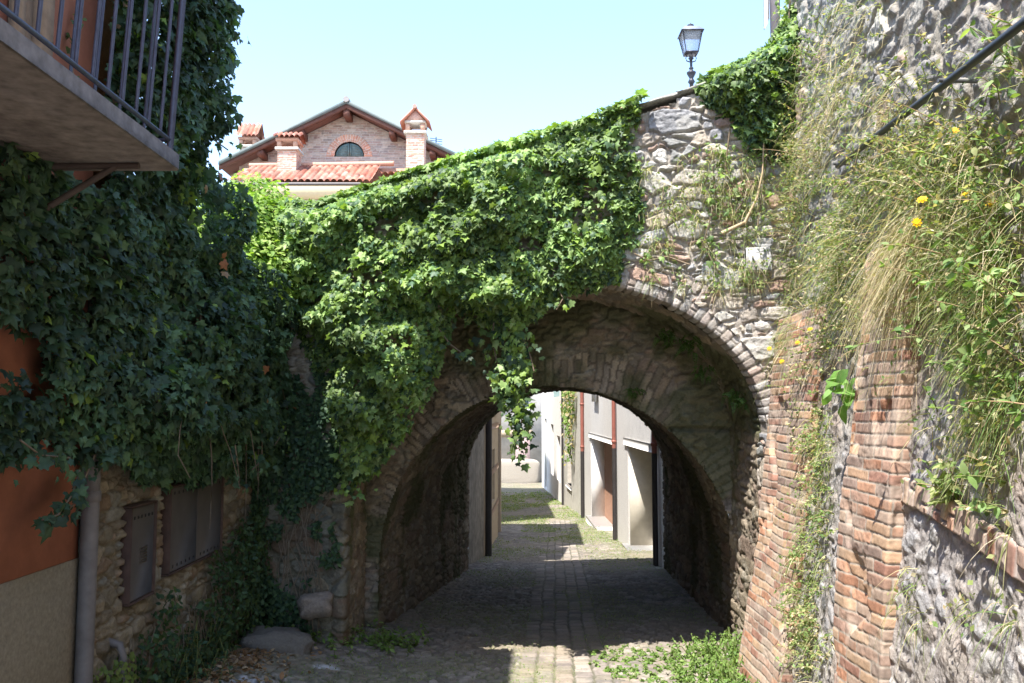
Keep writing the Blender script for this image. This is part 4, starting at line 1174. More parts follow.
# ivy at the right top of the bridge
ivr = thing("parapet_ivy", "smaller ivy clump spilling over the bridge top beside the retaining wall", "ivy", (1.8, 6.2, 2.3))
PXR = [(695, 88), (712, 70), (740, 60), (768, 44), (782, 20), (800, 0), (812, 30), (806, 80), (800, 130), (790, 165), (762, 158), (745, 150), (730, 120), (712, 112), (700, 100)]
poly = [px_face(*p) for p in PXR]
q = surf_scatter(poly, 3600); dd = dpoly(q, poly)
pos = np.stack([q[:, 0], fD(q[:, 0]), q[:, 1]], -1)+NF*((.05+.35*fbm(q[:, 0]*4, q[:, 1]*4, 211, 3))*sst(0, .2, dd)*(1-rng.random(len(q))**2*.8)+.02)[:, None]
acc = Acc(); accs = Acc()
ivy_leaf_field(acc, pos, np.broadcast_to(NF, pos.shape), GREEN_SUN+GREEN_SHADE[2:], (.035, .075), .6, 212, .2, .5)
for pts, per in (([(770, 120), (765, 170), (757, 230)], 40), ([(730, 130), (725, 170), (735, 190)], 60), ([(785, 60), (790, 0), (800, -60)], 160), ([(712, 165), (716, 200), (705, 240), (716, 262)], 60), ([(740, 170), (745, 200), (735, 215)], 40), ([(635, 255), (650, 262), (668, 258), (690, 266)], 60), ([(700, 240), (712, 262), (720, 275)], 40)):
    strand(acc, accs, [fpt(*p, off=.06) for p in pts], NF, GREEN_SUN, per, .05, (.03, .06), .006, 213, .25)
tube(accs, [fpt(764, 130), fpt(762, 175), fpt(757, 200), fpt(745, 225), fpt(722, 236)], [.006, .006, .008, .013, .016], 6, (.50, .38, .24))
accs.build("stems", M_STEM, ivr, True); acc.build("foliage", M_IVY, ivr)

# thin weeds over the bare masonry
wb = Acc()
for _ in range(230):
    px = 640+125*rng.random(); py = 150+140*rng.random()
    if rng.random() > .35+.65*((px-640)/125): continue
    p = fpt(px, py, .03); n = rng.integers(6, 16)
    blades(wb, np.repeat(p[None], n, 0)+rng.normal(size=(n, 3))*.02, NF*.7+rng.normal(size=(n, 3))*.55, .05+.08*rng.random(n), .0035, .4+.6*rng.random(n), pick(STRAW+GREEN_WEED, n))
    m = rng.integers(3, 12)
    leaves(wb, T_TINY, np.repeat(p[None], m, 0)+rng.normal(size=(m, 3))*.04+NF*.02, NF+rng.normal(size=(m, 3))*.7, rng.normal(size=(m, 3)), .018+.018*rng.random(m), pick(GREEN_WEED+GREEN_SUN, m))
tag(wb.build("masonry_weeds", M_SOFT, None), "small dry and green weeds rooted in the bare bridge masonry joints", "weeds", kind="stuff")

# ================================================================== IVY on the left wall and house
ivl = thing("shaded_ivy", "huge dark shaded ivy mass covering the left wall beside the balcony", "ivy", (LX, 5.5, -.4))
acc = Acc(); accs = Acc()
n = 60000
D_ = 3.3+(7.3-3.3)*rng.random(n); z_ = -.75+(4.6+.75)*rng.random(n)
zl = np.interp(D_, [3.3, 3.6, 3.9, 4.2, 4.5, 5.0, 5.6, 6.2, 6.8, 7.3], [-.12, -.20, -.14, -.30, -.30, -.40, -.46, -.40, -.55, -.60])+.16*(fbm(D_*5, D_*0, 221, 3)-.5)
zt = np.interp(D_, [3.3, 4.15, 4.2, 4.98, 5.42, 5.8, 6.3, 6.8, 7.3], [1.7, 1.7, 3.7, 3.7, 1.62, 1.38, 1.22, 1.05, .90])+.3*(fbm(D_*4, z_*0, 222, 3)-.5)
near = sst(4.9, 4.0, D_)
hi = (D_ < 4.22) & (z_ > 1.07) | (D_ < 3.7) & (z_ < .15)*(rng.random(n) < 0.0)
gapo = (D_ < 3.75) & (z_ < .36) & (z_ > .05)          # orange showing at the frame edge
k = (z_ > zl) & (z_ < zt) & ~hi & ~(gapo & (fbm(D_*6, z_*6, 223, 2) < .62))
D_, z_ = D_[k], z_[k]
cl = fbm(D_*2.2, z_*2.2, 224, 3); cl2 = fbm(D_*7, z_*7, 225, 2)
edge = np.minimum(sst(0, .35, z_-zl[k]), sst(0, .3, zt[k]-z_))
bulge = (.05+.30*sst(.3, .7, cl)+.09*cl2)*(.25+.75*edge)
bulge = bulge*(.35+.65*sst(3.6, 5.0, D_)) + .16*sst(5.2, 6.4, D_)*edge 
bulge = np.where((D_ > 4.05) & (D_ < 4.7), np.maximum(bulge, .15), bulge)
bulge = np.where((z_ < 1.25) & (D_ < 3.9), np.minimum(bulge, .22), bulge)
off = bulge*(1-rng.random(len(D_))**2.5*.85)
pos = np.stack([LX+.01+off, D_, z_], -1)
ivy_leaf_field(acc, pos, np.broadcast_to([1., -.25, .1], pos.shape), GREEN_SHADE, (.042, .082), .55, 226, .015, .35)
# end of the tall mass that turns the corner of the house
n = 9000
xx = LX-1.6+(1.95)*rng.random(n); zz = 1.2+2.5*rng.random(n)
yy = 4.9+(.12+.25*fbm(xx*3, zz*3, 227, 3))*rng.random(n)
xx = np.minimum(xx, LX+.05+.2*fbm(zz*3, zz*0, 228, 3))
pos = np.stack([xx, yy, zz], -1)
ivy_leaf_field(acc, pos, np.broadcast_to([.3, .9, .2], pos.shape), GREEN_SHADE+GREEN_SUN[:1], (.05, .085), .6, 229, .08, .35)
# sprays out into the sky and hanging lower fronds
def lpt(px, py, x=LX+.3):
    Dd = x/RX(px, py); return np.array([x, Dd, RZ(py)*Dd])
for pts, per, spd in (([(215, 60), (225, 40), (232, 25), (238, 45)], 45, .04), ([(215, 20), (228, 8), (240, 12)], 45, .04), ([(212, 90), (222, 100), (232, 130)], 50, .04), ([(214, 140), (228, 150)], 50, .04),
                      ([(80, 470), (72, 495), (58, 515), (42, 520)], 75, .025), ([(95, 455), (84, 480), (78, 500), (66, 512)], 70, .03), ([(20, 440), (40, 455), (70, 458)], 90, .05),
                      ([(235, 445), (240, 480), (236, 495)], 60, .04), ([(262, 420), (262, 460), (252, 470)], 80, .06), ([(280, 380), (290, 420), (275, 445)], 120, .07), ([(300, 330), (318, 350), (322, 372)], 120, .06)):
    strand(acc, accs, [lpt(px, py, LX+(.12 if px < 120 else .32)) for px, py in pts], np.array([1., -.4, 0]), GREEN_SHADE, per, spd, (.045, .08), .0045, 230, .06)
for _ in range(7):
    xq_ = LX+.16+.1*rng.random(); Dd = 4.4+2.7*rng.random(); zz = -.3+1.3*rng.random(); a = rng.normal()*.5; pts = []
    for k in range(10):
        pts.append((xq_, Dd, zz)); a = a*.6+rng.normal()*.12; Dd += .06*math.sin(a); zz -= .07*abs(math.cos(a))
    tube(accs, pts, np.linspace(.006, .002, 10), 5, (.16, .13, .10), cap=False)
for pts in ([(218, 415), (224, 435), (230, 450), (236, 472), (240, 488)], [(185, 400), (180, 430), (178, 455), (190, 478)], [(245, 400), (252, 440), (258, 480)]):
    tube(accs, [lpt(px, py, LX+.33) for px, py in pts], .003, 5, (.20, .16, .12))
# a few dead brown leaves
idx = rng.integers(0, 1, 1)
n = 20; D_ = 4.6+2.3*rng.random(n); z_ = -.2+2.6*rng.random(n); kk = (D_ < 5.2) | (z_ < 1.1); D_, z_ = D_[kk], z_[kk]; n = len(D_)
leaves(acc, T_IVY, np.stack([LX+.36+0*D_, D_, z_], -1), np.array([1, -.3, .2])+rng.normal(size=(n, 3))*.5, np.array([0, 0, -1.])+rng.normal(size=(n, 3))*.4, .05+.03*rng.random(n), pick([[.28, .12, .06], [.32, .20, .10]], n))
accs.build("stems", M_STEM, ivl, True); acc.build("foliage", M_IVY, ivl)

# ivy sprig behind the balcony bars
acc = Acc(); accs = Acc()
strand(acc, accs, [(LX+.03, 3.93, 1.3), (LX+.04, 3.96, 1.5), (LX+.03, 3.92, 1.7), (LX+.03, 3.98, 1.95)], np.array([1., -.2, 0]), [[.10, .15, .05]], 40, .02, (.025, .045), .004, 231)
t_ = thing("wall_creeper", "thin creeper climbing the orange wall behind the balcony bars", "creeper", (LX, 3.94, 1.2))
accs.build("stem", M_STEM, t_, True); acc.build("leaves", M_IVY, t_)

# ================================================================== light green shrub behind the bridge at the left
sb = thing("sunlit_shrub", "light yellow green shrub in sun between the dark ivy and the bridge", "shrub", (-2.2, 7.3, -.5))
acc = Acc(); accs = Acc()
for cx_, cd, cz, r in ((-2.4, 7.4, 1.72, .24), (-2.2, 7.0, 1.45, .36), (-2.0, 6.8, 1.1, .30), (-2.25, 6.7, 1.15, .28), (-2.30, 7.5, 1.75, .34), (-2.05, 7.3, 1.50, .34), (-2.45, 7.2, 1.55, .36), (-2.0, 7.05, 1.22, .28), (-1.85, 7.35, 1.62, .22), (-2.1, 6.95, .95, .26), (-1.78, 7.25, 1.30, .2), (-1.62, 7.4, 1.66, .15)):
    n = int(5200*r*r/.1)//2
    v = norm(rng.normal(size=(n, 3))); rad = r*(1-rng.random(n)**2*.7)*(.75+.6*fbm(v[:, 0]*3+cx_, v[:, 2]*3+v[:, 1]*2, 241, 3))
    pos = np.array([cx_, cd, cz])+v*rad[:, None]
    leaves(acc, T_OVAL, pos, v*.6+np.array([0, -.2, .8])+rng.normal(size=(n, 3))*.5, v+rng.normal(size=(n, 3))*.6, .035+.03*rng.random(n), pick([[.20, .32, .06], [.26, .38, .08], [.15, .26, .05], [.30, .40, .12]], n))
    for _ in range(8):
        e = np.array([cx_, cd, cz])+norm(rng.normal(size=3))*r*.9
        tube(accs, [(-2.2, 7.45, -.4), ((cx_-2.2)/2, (cd+7.45)/2, cz*.4), (cx_, cd, cz-.15), e], [.02, .013, .007, .003], 5, (.22, .17, .12), cap=False)
accs.build("branches", M_STEM, sb, True); acc.build("foliage", M_SOFT, sb)

# ================================================================== weeds on the retaining wall
NW = norm(np.array([-1, -.1+.2, .1]))
def tuft(name, px, py, spec, label, group=None, cat="plant"):
    """one wall plant rooted where the sight line meets the wall"""
    p0 = np.array(rwpt(px, py, .02))
    t = thing(name, label, cat, tuple(p0), group)
    R = spec.get('r', .22)
    if spec.get('blades'):
        n = spec['blades']; acc = Acc()
        o_ = rng.normal(size=(n, 3))*R*np.array([.12, .5, .35])
        base = p0+o_
        for i in range(0): pass
        d0 = NW*.8+np.array([0, 0, spec.get('up', .2)])+rng.normal(size=(n, 3))*.45
        L = spec.get('len', .3)*(.5+.8*rng.random(n))
        blades(acc, base, d0, L, spec.get('w', .005), spec.get('droop', 1.1)*(.6+.6*rng.random(n)), pick(spec['bc'], n), 6)
        acc.build("grass_blades", M_DRY, t)
    if spec.get('stems'):
        n = spec['stems']; al = Acc(); as_ = Acc(); tips = []
        for i in range(n):
            b = p0+rng.normal(size=3)*R*np.array([.15, .8, .7])
            d = norm(NW*.7+np.array([0, 0, spec.get('sup', .7)])+rng.normal(size=3)*.4)
            L = spec.get('slen', .25)*(.5+.8*rng.random()); dr = spec.get('sdroop', .2)
            ts = np.linspace(0, 1, 6)
            pts = b+d*(L*ts)[:, None]+np.array([0, 0, -1])*(L*dr*ts**2)[:, None]
            tube(as_, pts, np.linspace(.0028, .001, 6), 4, (.22, .22, .10) if rng.random() < .6 else (.34, .24, .14), cap=False)
            m = spec.get('lps', 14)
            tt = rng.random(m); pp = b+d*(L*tt)[:, None]+np.array([0, 0, -1])*(L*dr*tt**2)[:, None]
            ls = spec.get('ls', .03)
            dirn = norm(rng.normal(size=(m, 3))+d*.6)
            leaves(al, spec.get('tm', T_TINY), pp, rng.normal(size=(m, 3))*.6+np.array([-.3, -.2, .9]), dirn, ls*(.6+.7*rng.random(m)), pick(spec['lc'], m))
            tips.append(pts[-1])
        as_.build("stems", M_STEM, t, True); al.build("leaves", M_SOFT, t)
        if spec.get('flowers'):
            k = spec['flowers']; tp = np.array(tips)[rng.permutation(len(tips))[:k]]
            tp = tp+NW*.03
            for j in range(len(tp)):
                af = Acc(); leaves(af, T_FLOWER, np.repeat(tp[j][None], 2, 0)+[[0, 0, 0], [-.003, -.003, .004]], np.repeat(norm(np.array([-.5, -.7, .5]))[None]+rng.normal(size=3)*.2, 2, 0), rng.normal(size=(2, 3)), np.array([.020, .013])*spec.get('fs', 1), np.array([[.85, .50, .01], [.90, .62, .02]]))
                af.build("flower", M_SOFT, t)
    return t
straw = dict(blades=420, bc=STRAW, r=.24, len=.24, droop=1.1, w=.0034, up=.15)
def S(**k): d = dict(straw); d.update(k); return d
G1 = "weeds hanging on the retaining wall"
mix = STRAW+GREEN_WEED+GREEN_WEED
GSEL = GREEN_SUN+GREEN_WEED
tuft("dry_grass_tuft", 925, 232, S(blades=420, len=.27, r=.24), "big tuft of drooping straw grass above the nearer brick pier", G1)
tuft("dry_grass_tuft", 905, 275, S(blades=300, len=.28, r=.13, droop=1.5, w=.0025), "pale dead grass hanging over the top of the nearer brick pier", G1)
tuft("dry_grass_tuft", 1000, 330, S(blades=260, bc=mix, len=.20, r=.24, up=.4), "long arching green and straw grass at the right picture edge", G1)
tuft("dry_grass_tuft", 985, 255, S(blades=240, bc=mix, len=.22, r=.26, up=.5), "upright mixed grass between the yellow flowers on the right", G1)
tuft("dry_grass_tuft", 840, 250, S(blades=320, bc=mix, len=.22, r=.30, up=.3), "mixed grass above the gap between the two brick piers", G1)
tuft("dry_grass_tuft", 800, 330, S(blades=260, bc=mix, len=.24, r=.24), "grass drooping over the top of the farther brick pier", G1)
tuft("dry_grass_tuft", 852, 60, S(blades=220, bc=STRAW, len=.13, r=.5, w=.0025, droop=1.3), "dead reddish grass high on the wall above the bridge end", G1)
tuft("dry_grass_tuft", 826, 130, S(blades=260, bc=STRAW, len=.16, r=.40, w=.0025, droop=1.4), "withered strands hanging down the far end of the wall", G1)
bush = dict(stems=110, lc=GSEL+STRAW, r=.26, slen=.24, lps=20, ls=.020)
def B(**k):
    d = dict(bush); d.update(k); d['stems'] = int(d['stems']*.42)
    if 'blades' not in d: d.update(blades=int(d['stems']*1.8), bc=mix, len=d['slen']*.9, w=.0026, droop=.8, up=.6)
    return d
tuft("wall_weed", 932, 165, B(stems=120, slen=.26, r=.22, sup=.9, tm=T_NARROW, ls=.026), "feathery light green weed under the black pipe", G1)
tuft("wall_weed", 968, 215, B(stems=80, flowers=3, slen=.28, sup=1.0), "leafy weed with three yellow flowers below the pipe", G1)
tuft("wall_weed", 1005, 215, B(stems=70, flowers=2, slen=.24, tm=T_OVAL, ls=.034, lps=12), "broad leaved weed with yellow flowers at the right edge", G1)
tuft("wall_weed", 990, 290, B(stems=90, slen=.28, tm=T_OVAL, ls=.032, lps=12, lc=GREEN_SUN), "leafy green weed low in the arching grass at right", G1)
tuft("wall_weed", 1012, 380, B(stems=70, slen=.24, tm=T_OVAL, ls=.04, lps=10, lc=GREEN_SUN), "fresh broad leaved weed above the brick course at right edge", G1)
tuft("wall_weed", 885, 190, B(stems=110, slen=.22, r=.28, tm=T_NARROW, ls=.03), "fine leaved weed on the pipe's lower end", G1)
tuft("wall_weed", 868, 225, B(stems=120, slen=.22, r=.26), "bushy weed just above the wall gap between the piers", G1)
tuft("wall_weed", 850, 285, B(stems=120, slen=.24, r=.24, sdroop=.6), "hanging leafy weed filling the top of the gap between the piers", G1)
tuft("wall_weed", 800, 205, B(stems=150, slen=.26, r=.36, tm=T_NARROW, ls=.026), "tall green weed where the bridge meets the wall", G1)
tuft("wall_weed", 792, 265, B(stems=150, slen=.26, r=.34, lc=[[.22, .27, .16], [.28, .33, .20], [.16, .22, .10]]), "silvery green weed beside the white block", G1)
tuft("wall_weed", 778, 330, B(stems=120, slen=.22, r=.28), "leafy weed at the right end of the arch ring", G1)
tuft("wall_weed", 825, 345, B(stems=80, slen=.22, flowers=4, r=.22, fs=.9), "weed with four yellow flowers over the farther brick pier", G1)
tuft("wall_weed", 815, 160, B(stems=150, slen=.22, r=.36, lc=GSEL+STRAW), "bushy weed on the far end of the wall below its ivy", G1)
tuft("wall_weed", 812, 90, B(stems=90, slen=.18, r=.3, lc=GSEL), "small bright weed high up at the wall's far edge", G1)
tuft("wall_weed", 820, 450, B(stems=80, slen=.14, r=.22, sdroop=.9, ls=.022), "small creeping weed in the gap beside the farther pier", G1)
tuft("wall_weed", 822, 520, B(stems=80, slen=.13, r=.22, sdroop=.9, ls=.022, lc=GSEL+[[.42, .42, .22]]), "pale creeping weed halfway down the gap between the piers", G1)
tuft("wall_weed", 812, 600, B(stems=110, slen=.14, r=.22, sdroop=.9, ls=.022, lc=GSEL+[[.42, .42, .22]]), "yellowish creeping weed near the foot of the gap between the piers", G1)
tuft("wall_weed", 812, 655, B(stems=90, slen=.16, r=.2, sdroop=.4, ls=.022), "low weed at the ground between the two piers", G1)
tuft("wall_weed", 955, 490, B(stems=26, slen=.12, r=.05, tm=T_NARROW, ls=.07, lps=8, lc=GREEN_WEED), "small narrow leaved plant growing from the brick course", G1)
tuft("wall_weed", 1000, 500, B(stems=26, slen=.10, r=.08, tm=T_OVAL, ls=.04, lps=6), "little leafy weed on the brick course at the right", G1)
tuft("wall_weed", 880, 395, B(stems=34, slen=.12, r=.10, sdroop=.7, ls=.02, lc=STRAW+GREEN_WEED), "wisp of weed on the nearer brick pier's edge", G1)
tuft("wall_weed", 955, 25, B(stems=24, slen=.09, r=.3, lc=GSEL+STRAW), "sparse weed in the joints at the top of the wall", G1)
tuft("wall_weed", 1012, 75, B(stems=26, slen=.18, r=.08, tm=T_NARROW, ls=.05, lps=8, lc=GREEN_SUN), "narrow leaved sprig beside the black pipe at the right edge", G1)
tuft("wall_weed", 762, 432, B(stems=50, slen=.12, r=.10, sdroop=.4, tm=T_OVAL, ls=.03, lc=GREEN_SUN), "bright leafy sprig at the arch springing beside the pier", G1)
tuft("wall_weed", 768, 385, B(stems=120, slen=.13, r=.16), "weeds spilling over the arch ring just left of the farther pier", G1)
tuft("dry_grass_tuft", 890, 110, S(blades=200, bc=STRAW, len=.12, r=.3, w=.0025), "thin dead grass in the joints just below the black pipe", G1)
# big leaved plant between the piers
p0 = np.array(rwpt(846, 372, .14)); bl = thing("broad_leaf_plant", "plant with large wavy hanging leaves between the two brick piers", "plant", tuple(p0))
for k in range(20):
    acc = Acc(); a = k*.7
    tm = tmpl_oval(.30, .12, .55); V = tm[0].copy(); V[:, 2] += .04*np.sin(V[:, 1]*14+k)*np.abs(V[:, 0])*4
    leaves(acc, (V, tm[1]), p0[None]+rng.normal(size=(1, 3))*np.array([.03, .07, .07]), np.array([[-.8, -.6, .5]])+rng.normal(size=(1, 3))*.5, np.array([[-.3, rng.normal()*.6, -.8 if k % 3 else .5]]), np.array([.06+.06*rng.random()]), pick([[.16, .30, .07], [.20, .34, .10], [.12, .24, .06]], 1))
    acc.build("leaf", M_SOFT, bl)
# general fine growth over the upper wall: uncountable
acc = Acc()
for _ in range(1500):
    px = 775+249*rng.random(); py = 660*rng.random()
    dens = .55 if 120 < py < 330 and px > 775+0*py else .0
    if py < 170 and px < 870: dens = .35
    if py < 130 and px > 870: dens = .05
    if 330 < py < 470 and px > 945: dens = .5
    if py > 300 and px < 835 and px > 795: dens = .35
    if 330 <= py and 900 < px < 960: dens = .05
    if py > 470 and px > 900: dens = .03
    if rng.random() > dens: continue
    p = np.array(rwpt(px, py, .03 if not (745 < px < 800 and py > 350) else .1)); n = rng.integers(6, 18)
    if p[1] > 6.3: continue
    blades(acc, np.repeat(p[None], n, 0)+rng.normal(size=(n, 3))*.025, NW*.6+rng.normal(size=(n, 3))*.6, .06+.12*rng.random(n), .003, .5+1.0*rng.random(n), pick(mix, n))
    m = rng.integers(6, 22)
    leaves(acc, T_TINY, np.repeat(p[None], m, 0)+rng.normal(size=(m, 3))*.05+NW*.04, NW+rng.normal(size=(m, 3))*.7, rng.normal(size=(m, 3)), .014+.018*rng.random(m), pick(GSEL+STRAW, m))
tag(acc.build("wall_undergrowth", M_SOFT, None), "fine mixed undergrowth of small weeds spread over the retaining wall", "weeds", kind="stuff")

# ================================================================== ground plants
def gpt(px, py, zoff=0.0):
    Dd = 8.0
    for _ in range(40):
        x_ = (px-512)/F*Dd; zg = float(gz(x_, Dd))+zoff; Dd = .5*Dd+.5*(zg/((HZ-py)/F))
    return np.array([(px-512)/F*Dd, Dd, zg])
def ground_tuft(acc, p, n, L, pal, w=.005, leaf=0, lpal=None, ls=.03, tm=T_TINY, up=1.0):
    base = np.repeat(p[None], n, 0)+rng.normal(size=(n, 3))*np.array([.04, .04, 0])
    blades(acc, base, np.array([0, 0, up])+rng.normal(size=(n, 3))*.5, L*(.5+.8*rng.random(n)), w, .3+.4*rng.random(n), pick(pal, n), 4)
    if leaf:
        leaves(acc, tm, np.repeat(p[None], leaf, 0)+rng.normal(size=(leaf, 3))*np.array([.06, .06, .0])+np.array([0, 0, 1])*(rng.random((leaf, 1))*L), np.array([0, -.2, 1])+rng.normal(size=(leaf, 3))*.5, rng.normal(size=(leaf, 3)), ls*(.6+.7*rng.random(leaf)), pick(lpal or GREEN_SUN, leaf))
LUSH = [[.13, .22, .05], [.17, .27, .07], [.10, .18, .04], [.20, .28, .09]]
# nettles at the foot of the right pier
nt_ = thing("nettle_bed", "bright green nettle patch at the foot of the farther brick pier", "nettles", tuple(gpt(735, 650)))
acc = Acc(); accs = Acc()
for _ in range(560):
    Dd = 5.0+2.2*rng.random(); wx_ = float(rwX(Dd, -1.8)); x_ = wx_-.05-1.0*rng.random()**1.3*(.6+.4*fbm(Dd*3, Dd*0, 251, 2)*2)
    if Dd < 6 and x_ > wx_-.22: x_ = wx_-.3
    z0 = float(gz(x_, Dd)); H = (.06+.16*rng.random())*(.25+.85*sst(wx_-.75, wx_-.15, x_))
    ln = rng.normal(size=2)*.05
    tube(accs, [(x_, Dd, z0-.02), (x_+ln[0]*.5, Dd+ln[1]*.5, z0+H*.5), (x_+ln[0], Dd+ln[1], z0+H)], .003, 4, (.16, .20, .07), cap=False)
    m = 18; t = rng.random(m)**.7
    pos = np.stack([x_+ln[0]*t, Dd+ln[1]*t, z0+H*t], -1); v = rng.normal(size=(m, 3))*np.array([1, 1, .15])
    leaves(acc, T_OVAL, pos, np.array([0, 0, 1.])+v*.25+rng.normal(size=(m, 3))*.35, v, .034*(1.15-.5*t)*(.8+.5*rng.random(m)), pick(LUSH, m))
accs.build("stems", M_STEM, nt_, True); acc.build("leaves", M_SOFT, nt_)
# weeds at the foot of the left jamb
G2 = "weeds at the foot of the left wall"
def foot_weed(px, py, n, label, H=.2, R=.25, pal=LUSH, ls=.045, name="ground_weed", x=None):
    p = gpt(px, py); t = thing(name, label, "plant", tuple(p), G2); acc = Acc(); accs = Acc()
    for _ in range(n):
        x_ = p[0]+rng.normal()*R; y_ = p[1]+rng.normal()*R
        x_ = max(x_, LX+.05); z0 = float(gz(x_, y_)); h_ = H*(.4+.8*rng.random()); ln = rng.normal(size=2)*.06
        tube(accs, [(x_, y_, z0-.02), (x_+ln[0], y_+ln[1], z0+h_)], .0025, 4, (.14, .17, .06), cap=False)
        m = 12; tt = rng.random(m); pos = np.stack([x_+ln[0]*tt, y_+ln[1]*tt, z0+h_*tt], -1)+rng.normal(size=(m, 3))*.012; v = rng.normal(size=(m, 3))
        leaves(acc, T_OVAL, pos, np.array([.2, 0, 1.])+rng.normal(size=(m, 3))*.4, v, ls*(.6+.6*rng.random(m)), pick(pal, m))
    accs.build("stems", M_STEM, t, True); acc.build("leaves", M_SOFT, t)
foot_weed(385, 638, 60, "low green weeds at the foot of the tunnel's left wall", .13, .20)
foot_weed(352, 618, 34, "weed clump against the left pier of the arch", .30, .08)
foot_weed(300, 640, 26, "sparse weeds in front of the boulder", .12, .16)
foot_weed(170, 672, 70, "dark leafy weeds below the double cabinet", .30, .20, GREEN_SHADE)
foot_weed(225, 625, 90, "shaded bushy weeds between the boulder and the cabinets", .55, .16, GREEN_SHADE)
# creeper below the cabinets
acc = Acc(); accs = Acc(); t = thing("low_creeper", "dark small leaved creeper spreading on the wall below the cabinets", "creeper", (LX, 5.5, -1.8))
n = 9000; D_ = 4.4+2.8*rng.random(n); z_ = -1.95+1.3*rng.random(n)
top = np.interp(D_, [4.4, 4.7, 4.9, 5.1, 5.6, 6.2, 6.5, 7.2], [-1.5, -1.45, -1.25, -1.10, -1.02, -.98, -.85, -.7])
k = (z_ < top) & (fbm(D_*2.4, z_*2.4, 261, 3) > .38+.10*sst(-1.2, -1.8, z_)-.25*sst(6.4, 7, D_)); D_, z_ = D_[k], z_[k]; n = len(D_)
pos = np.stack([LX+.03+(.05+.22*fbm(D_*3, z_*3, 262, 2))*rng.random(n), D_, z_], -1)
leaves(acc, T_OVAL, pos, np.array([1, -.2, .3])+rng.normal(size=(n, 3))*.5, np.array([0, 0, -.3])+rng.normal(size=(n, 3)), .028+.022*rng.random(n), pick(GREEN_SHADE[:3]+[[.06, .10, .03]], n))
for _ in range(40):
    y_ = 4.5+2.6*rng.random(); zz = -1.9; pts = []
    for kk in range(7): pts.append((LX+.05+.03*rng.random(), y_, zz)); y_ += rng.normal()*.04; zz += .11
    tube(accs, pts, .003, 4, (.18, .15, .11), cap=False)
accs.build("stems", M_STEM, t, True); acc.build("foliage", M_SOFT, t)
n = 700; D_ = 4.35+.35*rng.random(n); z_ = -1.95+.65*rng.random(n)
acc = Acc(); accs = Acc(); t = thing("pale_creeper", "yellow green creeper climbing beside the drainpipe foot", "creeper", (LX, 4.5, -1.8))
leaves(acc, T_OVAL, np.stack([LX+.03+.10*rng.random(n), D_, z_], -1), np.array([1, -.3, .3])+rng.normal(size=(n, 3))*.5, rng.normal(size=(n, 3)), .025+.02*rng.random(n), pick([[.13, .19, .05], [.17, .22, .06]], n))
tube(accs, [(LX+.05, 4.5, -2), (LX+.05, 4.55, -1.3)], .005, 5, (.2, .16, .1)); accs.build("stem", M_STEM, t); acc.build("foliage", M_SOFT, t)
# creeper on the left pier of the bridge
acc = Acc(); accs = Acc(); t = thing("pier_creeper", "small leaved creeper on the shaded stone pier left of the arch", "creeper", (-1.7, 7, -1.8))
n = 9000; xq = -2.15+.80*rng.random(n); zq = -1.8+2.1*rng.random(n)
k = fbm(xq*3.5, zq*2.6, 271, 3) > .50-.22*sst(-1.75, -2.1, xq)+.05*sst(-1.0, .2, zq)*0; xq, zq = xq[k], zq[k]; n = len(xq)
pos = np.stack([xq, fD(xq), zq], -1)+NF*(.04+.12*rng.random(n)*fbm(xq*4, zq*4, 272, 2)*1.6)[:, None]
leaves(acc, T_OVAL, pos, NF+np.array([.1, 0, .3])+rng.normal(size=(n, 3))*.5, np.array([0, 0, -.4])+rng.normal(size=(n, 3)), .03+.025*rng.random(n), pick(GREEN_SHADE, n))
for _ in range(20):
    x_ = -2.1+.6*rng.random(); zz = -1.8; pts = []
    for kk in range(8): pts.append(np.array([x_, fD(x_), zz])+NF*.05); x_ += rng.normal()*.05; zz += .18
    tube(accs, pts, .004, 4, (.2, .16, .12), cap=False)
accs.build("stems", M_STEM, t, True); acc.build("foliage", M_SOFT, t)
# ferns under the vault
def fern(x_, D_, z_, nrm_, s, label):
    t = thing("wall_fern", label, "fern", (x_, D_, z_), "ferns on the arch soffit"); 
    acc = Acc()
    for k in range(26):
        d = norm(np.array(nrm_)*.5+rng.normal(size=3)*.7+np.array([0, 0, -.3])); L = s*(.6+.6*rng.random()); b = np.array([x_, D_, z_])+rng.normal(size=3)*s*.45*np.array([.7, 1, .6])
        m = 16; tt = np.linspace(.1, 1, m); pp = b+d*(L*tt)[:, None]+np.array([0, 0, -1])*(L*.5*tt**2)[:, None]
        sd = norm(np.cross(d, rng.normal(size=3)))
        for sg in (-1, 1): leaves(acc, T_TINY, pp, np.repeat(np.cross(d, sd)[None], m, 0)+rng.normal(size=(m, 3))*.2, np.repeat((sd*sg+d*.4)[None], m, 0), s*.20*(1.1-tt), pick([[.06, .12, .03], [.08, .15, .04]], m))
    acc.build("fronds", M_SOFT, t)
fern(1.42, 6.75, .55, (-.7, -.3, -.5), .14, "dark fern hanging from the arch soffit near its right haunch")
fern(1.30, 7.05, .62, (-.6, -.3, -.6), .12, "second soffit fern, deeper in above the stone voussoirs")
fern(1.74, 6.60, .10, (-.9, -.3, -.2), .13, "lowest fern on the soffit's right side beside the bright sprig")
fern(1.05, 7.25, .15, (-.3, -.9, 0), .09, "small fern on the inner wall above the voussoirs")
fern(1.55, 6.9, .32, (-.8, -.3, -.3), .10, "thin fern between the larger ferns of the right soffit")

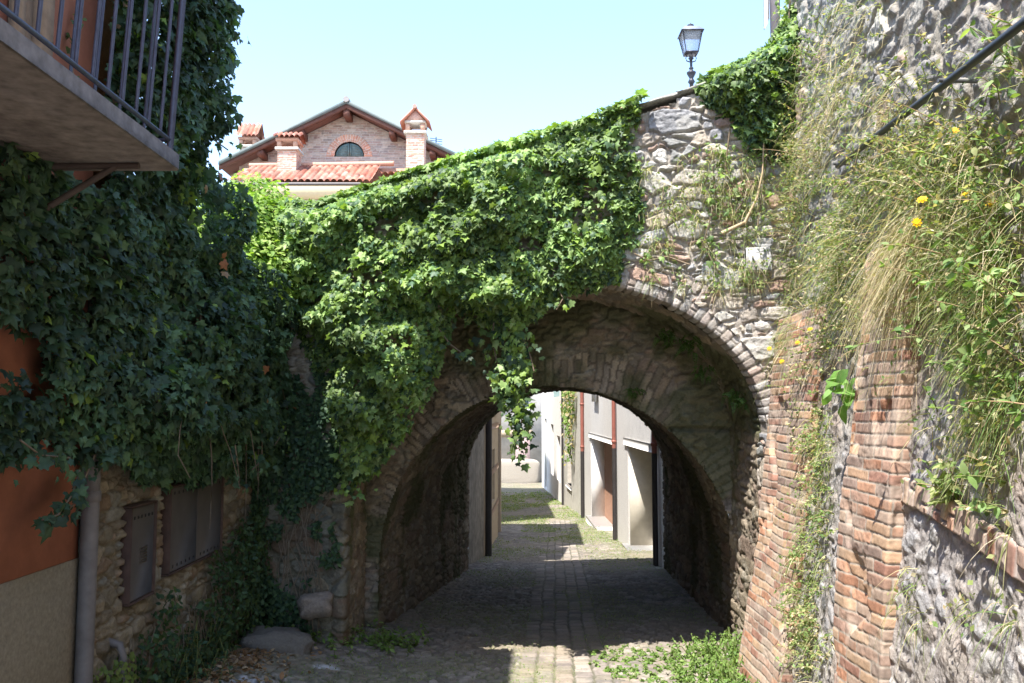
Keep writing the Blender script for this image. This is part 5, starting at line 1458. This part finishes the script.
# grass and small weeds between the cobbles, grass beds by the walls
acc = Acc()
for _ in range(14000):
    Dd = 4.8*math.exp(rng.random()*math.log(40/4.8)); x_ = -2.0+4.2*rng.random()
    lim_l = np.interp(Dd, [4, 6.9, 8, 12, 14, 20, 40], [-2.0, -1.3, -1.2, -.6, -.42, -.2, -.8]); lim_r = np.interp(Dd, [4, 6, 7, 12, 24, 40], [1.5, 1.7, 1.9, 2.1, 2.03, 1.7])
    if not lim_l < x_ < lim_r: continue
    c_ = .42+(Dd-7)*.05
    g = float(fbm(x_*1.3, Dd*.8, 31, 4))+.10*float(sst(.5, 1.9, x_))+.03*float(sst(10, 18, Dd))+.10*float(sst(lim_l+.35, lim_l, x_))+.12*float(sst(lim_r-.35, lim_r, x_))-.10*float(sst(.5, .1, abs(x_-c_)))
    if 8 < Dd < 12: g -= .05
    if g < .47+.10*rng.random(): continue
    s = max(1, Dd/9)
    ground_tuft(acc, np.array([x_, Dd, float(gz(x_, Dd))]), 7, (.02+.03*rng.random())*s**.4, LUSH+[[.30, .30, .14], [.34, .32, .18]]*2, .003*s, rng.integers(1, 5), LUSH+[[.26, .27, .12]], .014*s)
tag(acc.build("joint_grass", M_SOFT, None), "short green grass and weeds growing between the cobbles", "grass", kind="stuff")
# dead leaves drifted along the left wall
acc = Acc(); n = 1600
Dd = 4.6+2.6*rng.random(n); x_ = LX+.08+np.abs(rng.normal(size=n))*.22
k = x_ < -1.3; Dd, x_ = Dd[k], x_[k]; n = len(Dd)
leaves(acc, T_OVAL, np.stack([x_, Dd, gz(x_, Dd)+.022+.01*rng.random(n)], -1), np.array([0, 0, 1])+rng.normal(size=(n, 3))*.45, rng.normal(size=(n, 3)), .03+.03*rng.random(n), pick([[.26, .15, .08], [.34, .22, .12], [.20, .13, .08], [.40, .30, .2]], n))
tag(acc.build("leaf_litter", M_DRY, None), "brown dead leaves drifted along the foot of the left wall", "leaves", kind="stuff")
# hanging plants on the old narrow house and window box greenery far down the lane
acc = Acc(); n = 900; Dd = 25.5+4*rng.random(n); z_ = .9-2.6*rng.random(n)**1.6
k = np.abs(Dd-27.3)*.7 < .35+.5*fbm(Dd, z_*2, 281, 2)*sst(-1.5, .6, z_)*2; Dd, z_ = Dd[k], z_[k]; n = len(Dd)
leaves(acc, T_OVAL, np.stack([fx(Dd)-.05-.25*rng.random(n), Dd, z_], -1), np.array([-1, -.5, .5])+rng.normal(size=(n, 3))*.5, rng.normal(size=(n, 3))+np.array([0, 0, -1]), .10+.08*rng.random(n), pick(LUSH+STRAW[:2], n))
tag(acc.build("hanging_creeper", M_SOFT, None), "sparse dry creeper hanging from the narrow old house front", "creeper")
